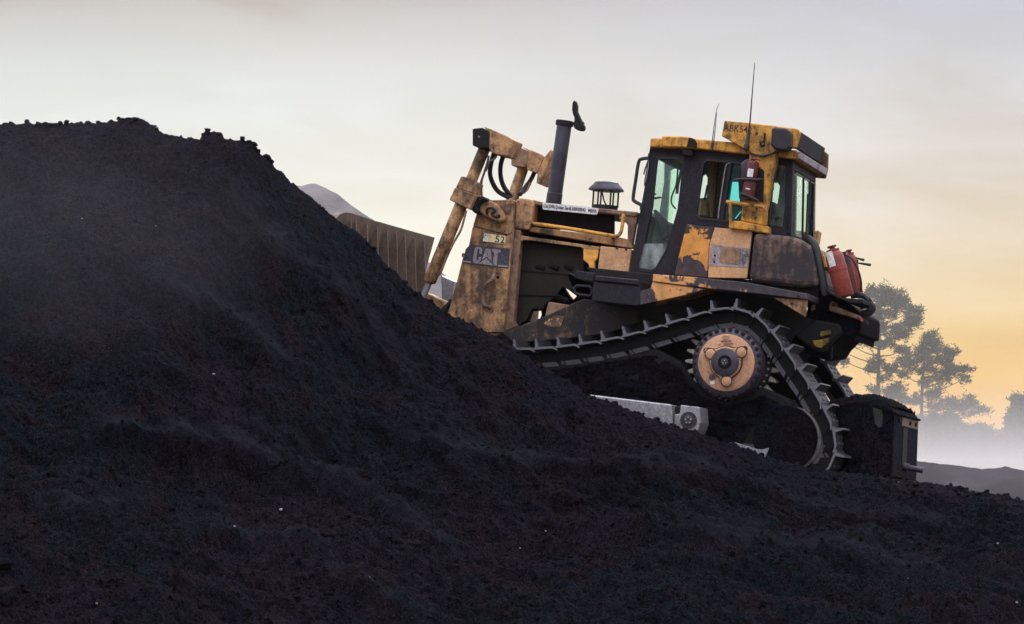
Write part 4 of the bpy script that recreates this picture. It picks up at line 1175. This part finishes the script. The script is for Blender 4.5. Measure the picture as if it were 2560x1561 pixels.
# counterweight block
CWY = .42
M['cw'] = coal_material('caked_counterweight', 0.55)
M['brown2'] = worn('rubbed_patch_and_shadow', (0.034, 0.030, 0.032), grime=0.62, dirt=(0.012, 0.011, 0.013), scale=2)  # rubbed patch, and the painted shadows on the hub
cw = plate('counterweight', 6, [(1180, 606), (1400, 590), (1560, 600), (1795, 668), (1808, 720), (1782, 1392), (1330, 1345), (1270, 1100), (1220, 800)], CWY, CWY + 1.72, M['cw'], DZ, .02)
plate('bare_patch', 6, [(1590, 655), (1680, 660), (1698, 760), (1690, 860), (1655, 875), (1615, 830)], CWY - .004, CWY - .001, M['brown2'], cw, 0)
et, eb = G(6, 1812, 715, CWY), G(6, 1786, 1390, CWY)
ev = eb - et
M['cw_lit'] = coal_material('lit_rear_plate', 1.1)  # lighter copy of the caked coal paints light on the rear face
lateral('rear_plate', (et + ev * .0, et + ev * .985), .02, 1.70, -FWD, .004, M['cw_lit'], cw, 0)
lateral('rust_strip', (et + ev * .02, et + ev * .17), .55, 1.66, -FWD, .008, M['rust'], cw, 0)
lateral('slot_strip', (et + ev * .20, et + ev * .80), .62, .92, -FWD, .012, M['soot'], cw, 0)
lateral('wear_strip', (et + ev * .20, et + ev * .95), .05, .5, -FWD, .006, M['cw_lit'], cw, 0)
plate('top_lip', 6, [(1230, 618), (1400, 600), (1560, 608), (1795, 680), (1800, 722), (1560, 650), (1400, 640), (1235, 660)], CWY - .012, CWY - .001, M['cw'], cw, .004)
plate('side_rib', 6, [(1480, 655), (1510, 655), (1495, 1340), (1462, 1335)], CWY - .025, CWY - .001, M['cw'], cw, .006)
plate('bottom_flange', 6, [(1340, 1290), (1785, 1335), (1782, 1388), (1345, 1342)], CWY - .012, CWY - .001, M['cw'], cw, .004)
lateral('rear_lip', (et + ev * -.01, et + ev * .03), 0, 1.70, -FWD, .03, M['cw'], cw, .006)
for yy_ in (.30, 1.05, 1.45):
    obj('weld_bolt', *lathe(et + ev * .10 + LAT * yy_ - FWD * .01, -FWD, [(0, .026), (.02, .022)], 8), M['soot'], cw)
pa = G(6, 1900, 1280, 1.2)
pb = G(6, 2118, 1322, 1.2)
obj('tow_pin', *lathe(pa, pb - pa, [(0, .045), ((pb - pa).length * .3, .045), ((pb - pa).length * .31, .032), ((pb - pa).length, .032)], 14), M['hubdark'], cw, smooth=True)
# coal lying on the counterweight
tp = [G(6, u, v, CWY) for u, v in ((1140, 612), (1300, 592), (1420, 570), (1560, 578), (1680, 615), (1790, 668))]
V_, F_ = [], []
ny = 26
fine = smooth_path(tp, 8)
for i, p in enumerate(fine):
    for j in range(ny + 1):
        t = j / ny
        s = i / (len(fine) - 1)
        hgt = .005 + .035 * math.sin(math.pi * t) ** .5 * (0.5 + math.sin(math.pi * s)) + random.uniform(-.018, .03)
        V_.append(p + LAT * (1.70 * t) + Vector((random.uniform(-.008, .008), 0, hgt if 0 < j < ny else -.04)))
for i in range(len(fine) - 1):
    for j in range(ny):
        a_ = i * (ny + 1) + j
        F_.append((a_, a_ + 1, a_ + ny + 2, a_ + ny + 1))
obj('coal_layer', V_, F_, M['coal2'], cw)

# --- running gear
TP = [(1225, 884), (1281, 873), (1337, 872), (1389, 868), (1445, 861), (1498, 853), (1553, 842), (1608, 828), (1660, 812), (1714, 796), (1775, 776), (1812, 768), (1846, 772),
      (1880, 783), (1908, 803), (1944, 848), (1978, 896), (2011, 944), (2045, 994), (2066, 1036), (2082, 1068), (2091, 1100), (2090, 1128), (2084, 1160), (2066, 1180), (2030, 1184), (1990, 1178)]
tp3 = [at_y(a_, b_, 0.0) for a_, b_ in TP]
g0, g1 = at_y(1950, 1172, 0), at_y(1330, 1064, 0)
front_c = at_y(1230, 968, 0)
loop = tp3 + [g0 * (1 - t) + g1 * t for t in (0.0, .25, .5, .75, 1.0)] + [at_y(1270, 1052, 0), at_y(1195, 1020, 0), at_y(1158, 970, 0), at_y(1172, 920, 0), at_y(1200, 895, 0)]
loop_s = smooth_path(loop + [loop[0]], 10)
seg = [(loop_s[i + 1] - loop_s[i]).length for i in range(len(loop_s) - 1)]
total = sum(seg)
NSH = round(total / .243)
PITCH = total / NSH


def along(s):
    s %= total
    for i, L in enumerate(seg):
        if s <= L:
            return loop_s[i].lerp(loop_s[i + 1], s / L)
        s -= L
    return loop_s[-1]


SW = .61
prof = [(-.014, .002), (.012, .012), (.018, .104), (.036, .106), (.054, .018), (.10, .013), (.19, .011), (.228, -.004), (.262, -.030), (.252, -.040), (.215, -.018), (.18, -.010), (.0, -.012)]
sv, sf = extrude([Vector((a_, 0, b_)) for a_, b_ in prof], Vector((0, SW, 0)))
bits = [(sv, sf)]
for by in (.16, .22, .39, .45):
    for bx in (.10, .165):
        bits.append(lathe(Vector((bx, by, .010)), Vector((0, 0, 1)), [(0, .016), (.014, .014)], 6))
shoe_me = obj('track_shoe', *merge(*bits), M['trackmetal'], None, bevel=0)
shoe_me.data.materials.append(M['shoeface'])
for p_ in shoe_me.data.polygons:
    if abs(p_.normal.y) < 0.7: p_.material_index = 1
for p_ in shoe_me.data.polygons:                                      # scoured tip of the grouser bar
    if p_.center.z > 0.095: p_.material_index = 0
lprof = [(-.03, -.060), (.02, -.030), (.20, -.030), (.235, -.07), (.255, -.11), (.235, -.155), (.20, -.185), (.03, -.185), (-.02, -.145), (-.05, -.10)]
M['railmetal'] = worn('rail_steel', (0.085, 0.08, 0.092), grime=0.4, dirt=(0.025, 0.022, 0.027), rough=0.5)
lk = []
for ly in (.145, .375):
    lk.append(extrude([Vector((a_, ly, b_)) for a_, b_ in lprof], Vector((0, .055, 0))))
    lk.append(extrude([Vector((a_, ly - .018, b_)) for a_, b_ in [(.045, -.150), (.205, -.150), (.235, -.198), (.065, -.198)]], Vector((0, .09, 0))))
    lk.append(extrude([Vector((a_, ly - .012, b_)) for a_, b_ in [(-.005, -.142), (.020, -.142), (.050, -.198), (.025, -.198)]], Vector((0, .08, 0))))
lk.append(lathe(Vector((0.0, .12, -.110)), Vector((0, 1, 0)), [(0, .026), (.0, .038), (.34, .038), (.34, .026)], 10))
link_me = obj('track_link', *merge(*lk), M['linkmetal'], None)
link_me.data.materials.append(M['railmetal'])
for p_ in link_me.data.polygons:
    if p_.center.z < -.150 and abs(p_.center.y - .172) < .06 or p_.center.z < -.186: p_.material_index = 1
protos = (shoe_me, link_me)


def make_track(y, nm):
    rails = []
    tr = None
    pts = [along(i * PITCH) for i in range(NSH)]
    # the bushings that the chain turns on, one joined part carrying shoes and links
    for i, p in enumerate(pts):
        q = pts[(i + 1) % NSH]
        d = (q - p).normalized()
        n = Vector((-d.z, 0, d.x))
        cpos = p - n * (.110 if n.dot(p - hubc) > 0 else -.110)
        rails.append(lathe(cpos + LAT * (y + .20), LAT, [(0, .03), (.18, .03)], 8))
    tr = obj('track', *merge(*rails), M['linkmetal'], DZ)
    for i, p in enumerate(pts):
        q = pts[(i + 1) % NSH]
        d = (q - p).normalized()
        n = Vector((-d.z, 0, d.x))
        if n.dot((p + q) / 2 - Vector((hubc.x - 1.2, 0, hubc.z - .45))) < 0: n = -n
        yv = LAT.normalized()
        m = Matrix((d, yv, n)).transposed().to_4x4()
        m.translation = p + LAT * y - O0
        for proto in protos:
            o = proto.copy()
            o.name = proto.name.split('.')[0]
            COL.objects.link(o)
            o.parent = tr
            o.matrix_local = m
    return tr


hubc = G(5, 868, 1008, 0.25)
near_track = make_track(0.0, 'near')
far_track = make_track(2.25, 'far')
for o in protos: bpy.data.objects.remove(o)

# sprocket and final drive
def toothed(c, r0, r1, n, y0, thick, frac=.42):
    pts = []
    for i in range(n):
        for k2, rr in ((-.5 * frac * 1.5, r0), (-.26 * frac, r1), (.26 * frac, r1), (.5 * frac * 1.5, r0)):
            a_ = 2 * math.pi * (i + k2) / n + .06
            pts.append(c + Vector((math.cos(a_) * rr, 0, math.sin(a_) * rr)))
    return extrude(pts, LAT * thick)


def ring(name, c, r, n, s, mat, parent):
    """n bolt heads round a circle, sharing one mesh"""
    first = None
    for i in range(n):
        t = i * math.pi * 2 / n
        q = c + Vector((math.cos(t) * r, 0, math.sin(t) * r))
        if first is None:
            first = obj(name, *lathe(q, -LAT, [(-.004, s), (s * .7, s * .9), (s * .85, s * .6)], 8), mat, parent)
            q0 = q
        else:
            o = first.copy()
            COL.objects.link(o)
            o.parent = parent
            o.location = q - q0


for yo in (0.0, 2.25):
    sp = obj('sprocket', *toothed(hubc + LAT * yo, .425, .515, 27, 0, .11), M['tooth'], DZ, bevel=.006)
    obj('sprocket_rim', *lathe(hubc + LAT * (yo - .02), LAT, [(0, .43), (.15, .43)], 48), M['soot'], sp, smooth=True)
    ring('rim_bolt', hubc + LAT * (yo - .02), .395, 36, .014, M['bright'], sp)
hf = G(5, 812, 1003, -.06)
hub = obj('final_drive', *lathe(hf, LAT, [(0.0, .30), (.012, .345), (.05, .375), (.30, .378), (.34, .40)], 56), M['hubdark'], DZ, smooth=True)
ring('ring_bolt', hf + LAT * .02, .350, 30, .024, M['soot'], hub)
obj('hub_cover', *lathe(hf - LAT * .022, LAT, [(0.0, .285), (.01, .302), (.05, .304)], 56), M['hub'], hub, smooth=True)
tre = []
for i in range(90):
    t = 2 * math.pi * i / 90
    lobe = max(math.exp(-((((t - a_ + math.pi) % (2 * math.pi)) - math.pi) / .24) ** 2) for a_ in (math.radians(35), math.radians(149), math.radians(270)))
    rr = .165 + .095 * lobe
    tre.append(hf + Vector((math.cos(t) * rr, 0, math.sin(t) * rr)) - LAT * .040)
obj('hub_boss', *extrude([p_ - LAT * .03 for p_ in tre], LAT * .05), M['hub'], hub, bevel=.012)
hc_ = hf - LAT * .026
obj('boss_shadow', *extrude([hc_ + (p_ + LAT * .040 - hf) * 1.075 for p_ in tre], LAT * .004), M['brown2'], hub)  # dark underlay paints the shadow round the raised boss
for u, v in ((660, 920), (950, 905), (810, 1175)):
    obj('plug_shadow', *lathe(G(5, u, v, -.133), LAT, [(0, .062), (.004, .063)], 24), M['brown2'], hub)  # dark disc paints the shadow round the plug
    cap = obj('hub_plug', *lathe(G(5, u, v, -.142), LAT, [(0, .040), (.008, .052), (.03, .054)], 24), M['hub'], hub, smooth=True)
obj('hub_centre', *lathe(hf - LAT * .095, LAT, [(0, .130), (.01, .148), (.06, .150)], 40), M['hubdark'], hub, smooth=True)
obj('hub_recess', *lathe(hf - LAT * .0985, LAT, [(0, .072), (.003, .074)], 28), M['void'], hub, smooth=True)
obj('hub_cap', *lathe(hf - LAT * .108, LAT, [(0, .034), (.012, .042)], 24), M['hubdark'], hub, smooth=True)
for a_ in (90, 210, 330):
    q = hf - LAT * .109 + Vector((math.cos(math.radians(a_)) * .016, 0, math.sin(math.radians(a_)) * .016))
    obj('hub_screw', *lathe(q, -LAT, [(0, .007), (.006, .006)], 8), M['bright'], hub)
obj('drain_plug', *lathe(G(5, 678, 1138, -.085), -LAT, [(-.005, .032), (.02, .030), (.022, .014)], 16), M['hubdark'], hub, smooth=True)
plate('maker_tag', 5, [(655, 1180), (700, 1165), (706, 1195), (665, 1212)], -.088, -.084, M['white'], hub, 0)
for uv in ([(755, 795), (855, 790), (855, 803), (757, 808)], [(785, 822), (875, 818), (876, 830), (786, 834)], [(730, 828), (757, 826), (757, 834), (731, 836)]):
    plate('cast_lettering', 5, uv, -.0865, -.083, M['brown'], hub, 0)
tube('cast_frame', [G(5, u, v, -.085) for u, v in ((778, 755), (832, 753), (832, 780), (779, 782), (778, 755))], .004, M['brown'], hub, n=4)

# roller frame, idler, push arm
M['railmetal2'] = worn('worn_idler_rim', (0.20, 0.185, 0.18), grime=0.62, dirt=(0.03, 0.027, 0.03), rough=0.5, scale=2)
M['caked'] = coal_material('caked_coal', 0.45)
M['dusty'] = worn('dust_caked_frame', (0.007, 0.0065, 0.008), grime=0.35, second=(0.013, 0.012, 0.016), dirt=(0.012, 0.011, 0.013), rough=0.9)
for yo in (0.0, 2.25):
    fr = plate('roller_frame', 0, [(1290, 920), (1500, 895), (1640, 872), (1700, 905), (1728, 948), (1760, 986), (1817, 1004), (1872, 990), (1902, 966), (1975, 1000), (2015, 1065), (2020, 1110), (1990, 1152), (1700, 1104), (1300, 1034)], .13, .48, M['dusty'], DZ, .02)
    fr.location = LAT * yo
    ic = at_y(1972, 1098, .12)
    idl = obj('idler', *lathe(ic + LAT * yo, LAT, [(0, .235), (.02, .30), (.03, .335), (.34, .335), (.35, .30)], 40), M['dusty'], DZ, smooth=True)
    obj('idler_rim', *lathe(ic + LAT * (yo - .012), LAT, [(0, .315), (.004, .345), (.36, .345)], 40), M['railmetal2'], idl, smooth=True)
    obj('idler_face', *lathe(ic + LAT * (yo - .05) + Vector((-.034, 0, .006)), LAT, [(0, .10), (.006, .335), (.04, .345)], 40), M['caked'], idl, smooth=True)
def inside(poly, x, z):
    c = False
    for i in range(len(poly)):
        a_, b_ = poly[i], poly[i - 1]
        if (a_[1] > z) != (b_[1] > z) and x < (b_[0] - a_[0]) * (z - a_[1]) / (b_[1] - a_[1]) + a_[0]: c = not c
    return c


FR = [(1300, 935), (1500, 905), (1640, 885), (1700, 915), (1724, 955), (1760, 993), (1817, 1012), (1875, 998), (1905, 985), (1960, 1010), (1880, 1070), (1850, 1130), (1700, 1096), (1300, 1026)]
gx_, gz_ = np.arange(1290, 1970, 5.0), np.arange(880, 1140, 5.0)
A_, B_ = np.meshgrid(gx_, gz_, indexing='ij')
dep = 0.055 * fbm(A_ / 60, B_ / 45, 1.0, 4, 0.6) + 0.02 * np.abs(fbm(A_ / 14, B_ / 12, 1.0, 2))
V_, F_, idx_ = [], [], {}
for i in range(len(gx_)):
    for j in range(len(gz_)):
        if inside(FR, gx_[i], gz_[j]):
            idx_[i, j] = len(V_)
            V_.append(at_y(gx_[i], gz_[j], .105 - float(dep[i, j])))
for (i, j) in idx_:
    q_ = [(i, j), (i + 1, j), (i + 1, j + 1), (i, j + 1)]
    if all(k_ in idx_ for k_ in q_): F_.append(tuple(idx_[k_] for k_ in q_))
cake = obj('caked_coal', V_, F_, M['caked'], bpy.data.objects['roller_frame'], smooth=True)
plate('pale_crescent', 6, [(100, 1030), (150, 1024), (260, 1060), (390, 1098), (440, 1102), (512, 1084), (470, 1190), (330, 1240), (120, 1120)], .06, .12, M['bright'], DZ, .004)  # pale crescent plate low on the track frame
plate('push_arm', 7, [(200, 842), (750, 905), (1497, 996), (1506, 1180), (1400, 1175), (200, 1040)], -.46, -.14, M['bright'], DZ, .012)
plate('arm_end_flange', 7, [(1460, 1000), (1500, 1003), (1510, 1175), (1448, 1165)], -.475, -.462, M['bright'], DZ, .004)
tr_ = plate('trunnion', 7, [(1576, 1000), (1648, 1008), (1652, 1030), (1660, 1010), (1736, 1018), (1746, 1150), (1728, 1205), (1708, 1245), (1650, 1235), (1575, 1220), (1522, 1165), (1522, 1080), (1568, 1076)], -.46, -.05, M['bright'], DZ, .012)
cc = G(7, 1642, 1130, -.47)
obj('trunnion_cap', *lathe(cc, LAT, [(0, .062), (.0, .088), (.02, .090)], 28), M['rubber'], tr_, smooth=True)
obj('trunnion_core', *lathe(cc - LAT * .01, LAT, [(0, .044), (.008, .052), (.02, .052)], 24), M['hubdark'], tr_, smooth=True)
for i in range(5):
    t = i * math.pi * 2 / 5 + .3
    obj('trunnion_bolt', *lathe(cc - LAT * .012 + Vector((math.cos(t) * .030, 0, math.sin(t) * .030)), -LAT, [(0, .011), (.010, .009)], 8), M['bright'], tr_)
plate('trunnion_bracket', 7, [(1500, 1010), (1575, 1010), (1575, 1200), (1505, 1190)], -.30, -.05, M['soot'], DZ, .01)
for q in (True,):
    fa = far_copy(bpy.data.objects['push_arm'], 'push_arm', 3.46)

# --- blade
FT = G('b', 1530, 690, 3.55)
XB = FT.x
tops = [(842, 545), (850, 536), (862, 531.5), (877, 533), (905, 542), (933, 551.6), (953, 556.6), (1010, 573), (1087, 594.6)]
tl = [at_x(a_, b_, XB) for a_, b_ in tops]
tl = [Vector((XB, tl[0].y - .9, tl[0].z - .1)), Vector((XB, tl[0].y - .3, tl[0].z - .06))] + tl
prof_b = [(0.0, 0.0), (-.10, -.35), (-.15, -.75), (-.10, -1.15), (.06, -1.55), (.28, -1.9)]
V_, F_ = [], []
for p in tl:
    for dx, dz in prof_b: V_.append(Vector((XB - .0 - dx * -1 * 1.0 - 0.0, p.y, p.z + dz)))
    for dx, dz in reversed(prof_b): V_.append(Vector((XB + dx - .09, p.y, p.z + dz - .0)))
n = len(prof_b) * 2
for i in range(len(tl) - 1):
    for j in range(n):
        F_.append((i * n + j, i * n + (j + 1) % n, (i + 1) * n + (j + 1) % n, (i + 1) * n + j))
F_ += [tuple(range(n)), tuple(range((len(tl) - 1) * n, len(tl) * n))]
blade = obj('blade', V_, F_, M['rust'], DZ)
def top_z(y):
    for i in range(len(tl) - 1):
        if tl[i].y <= y <= tl[i + 1].y:
            return tl[i].z + (tl[i + 1].z - tl[i].z) * (y - tl[i].y) / max(1e-6, tl[i + 1].y - tl[i].y)
    return tl[-1].z
for u0, v0 in ((690, 470), (740, 480), (850, 600), (950, 545), (1050, 570), (1140, 600), (1225, 620), (1320, 640), (1415, 670)):
    yy = at_x(*px('b', u0, v0), XB).y
    z0 = top_z(yy) - .06
    outl = [(0.0, 0), (.012, -.02), (.03, -.5), (.06, -1.0), (.16, -1.45), (.30, -1.8), (.2, -1.8), (-.12, -1.15), (-.17, -.75), (-.12, -.35)]
    v, f = extrude([Vector((XB + dx, yy, z0 + dz)) for dx, dz in outl], Vector((0, .022, 0)))
    rb_ = obj('rib', v, f, M['rust'], blade, bevel=.004)
    tube('rib_lit_edge', [Vector((XB + dx + .003, yy - .003, z0 + dz)) for dx, dz in outl[1:6]], .0035, M['bright'], rb_, n=4)  # bright tube paints the light caught along the rib
plate('hazy_strut', 'b', [(1590, 1060), (1640, 1085), (1720, 1120), (1700, 1270), (1650, 1340), (1600, 1300)], 2.7, 2.9, M['bright'], DZ, .01)  # pale prism carries the haze glimpsed round the far strut
plate('hazy_strut', 'b', [(1360, 1240), (1440, 1230), (1610, 1310), (1650, 1400), (1590, 1400), (1400, 1330)], 1.9, 2.2, M['tan'], DZ, .01)
plate('brace_link', 'b', [(1580, 1400), (1690, 1290), (1700, 1330), (1600, 1440)], 1.6, 1.8, M['black'], DZ, .008)


# ---------------------------------------------------------------- fire extinguishers (each can be lifted off)
def extinguisher(label, a, b, r, mat, lab=None, strap=None, handle=True, group='fire extinguishers carried on the machine'):
    ax = (b - a).normalized()
    L = (b - a).length
    root = empty('fire_extinguisher', a, label, 'extinguisher', group)
    body = obj('cylinder', *lathe(a, ax, [(0, r * .9), (.015, r), (L * .80, r), (L * .87, r * .90), (L * .93, r * .62), (L * .96, r * .35)], 24), mat, root, smooth=True)
    obj('valve', *lathe(a + ax * L * .95, ax, [(0, r * .30), (L * .06, r * .30), (L * .06, r * .5), (L * .09, r * .5)], 12), M['darkred'], root, smooth=True)
    hd = Vector((1, 0, 0)) - ax * ax.x
    if not handle:
        obj('cap', *lathe(a + ax * L * .93, ax, [(0, r * .72), (L * .035, r * .72), (L * .045, r * .5)], 16), mat, root, smooth=True)
    h0 = a + ax * L * 1.04
    if handle: obj('handle', *sweep([h0 - hd * r * .3, h0 + hd * r * .5, h0 + hd * r * 1.2 - ax * r * .1], r * .12, 6), mat, root, smooth=True)
    for t0, t1, w0, w1, m in (lab or ()):
        vv, ff = [], []
        side = ax.cross(LAT).normalized()
        for i in range(9):
            an = w0 + (w1 - w0) * i / 8
            q = (-LAT.normalized() * math.cos(an) + side * math.sin(an)) * r * 1.015
            vv += [a + ax * L * t0 + q, a + ax * L * t1 + q]
        for i in range(8): ff.append((2 * i, 2 * i + 1, 2 * i + 3, 2 * i + 2))
        obj('label', vv, ff, m, root, recalc=False)
    for t in (strap or ()):
        obj('strap', *lathe(a + ax * L * (t - .03), ax, [(0, r * 1.0), (.002, r * 1.05), (.05, r * 1.05), (.052, r)], 24), mat, root, smooth=True)
    return root


extinguisher('large red fire extinguisher with grey label at the rear, nearest of the cluster', G('e', 822, 872, .60), G('e', 645, 215, .60), .099, M['red'],
             [(.62, .92, -.05, .75, M['white']), (.52, .545, -.2, .5, M['white'])], (.55,), handle=False)
extinguisher('slim dark red fire extinguisher squeezed between two larger ones at the rear', G('e', 920, 830, .85), G('e', 815, 290, .85), .062, M['darkred'], [(.70, .88, -.6, .6, M['stack'])], (.5,), handle=False)
extinguisher('red fire extinguisher farthest right of the rear cluster', G('e', 985, 845, 1.1), G('e', 875, 265, 1.1), .066, M['red'], None, (.45, .6), handle=False)
extinguisher('upper small sooty red extinguisher strapped to the roll bar post', G(4, 1320, 362, .47), G(4, 1350, 165, .47), .067, M['darkred'], [(.05, .48, -.5, .45, M['white']), (.62, .72, -.25, .3, M['blueink'])])
extinguisher('lower small red extinguisher on the roll bar post below the other', G(4, 1285, 590, .47), G(4, 1322, 375, .47), .070, M['darkred'], [(.50, .56, -.35, .35, M['white'])])
tube('bracket_strap', [G(4, 1140, 380, .40), G(4, 1240, 368, .39), G(4, 1380, 376, .39), G(4, 1450, 372, .44)], .014, M['rubber'], DZ, n=6)
plate('bracket_cover', 4, [(1215, 210), (1260, 165), (1305, 160), (1290, 250), (1280, 380), (1215, 380)], .44, .54, M['stack'], DZ, .01)
tube('bracket_strap', [G(4, 1205, 520, .40), G(4, 1290, 545, .395), G(4, 1400, 600, .42)], .020, M['rubber'], DZ, n=6)
tube('extinguisher_hose', [G('e', 780, 325, .8), G('e', 850, 320, .78), G('e', 930, 390, .78), G('e', 1000, 530, .8), G('e', 1035, 680, .85), G('e', 1025, 800, .9)], .011, M['rubber'], DZ, n=6, curve=5)
for p_, q_ in (((950, 345), (1075, 380)), ((965, 415), (1165, 445)), ((940, 385), (995, 392))):
    tube('nozzle', [G('e', *p_, 1.1), G('e', (p_[0] + q_[0]) / 2, (p_[1] + q_[1]) / 2, 1.1), G('e', *q_, 1.1)], [.008, .012, .016], M['rubber'], DZ, n=6)
plate('extinguisher_rack', 'e', [(495, 340), (520, 260), (515, 320), (545, 325), (572, 470), (530, 480)], .9, 1.4, M['yellow'], DZ, .005)
plate('rack_shelf', 'e', [(560, 760), (760, 880), (1060, 905), (1050, 960), (860, 950), (600, 830)], .50, 1.3, M['soot'], DZ, .006)
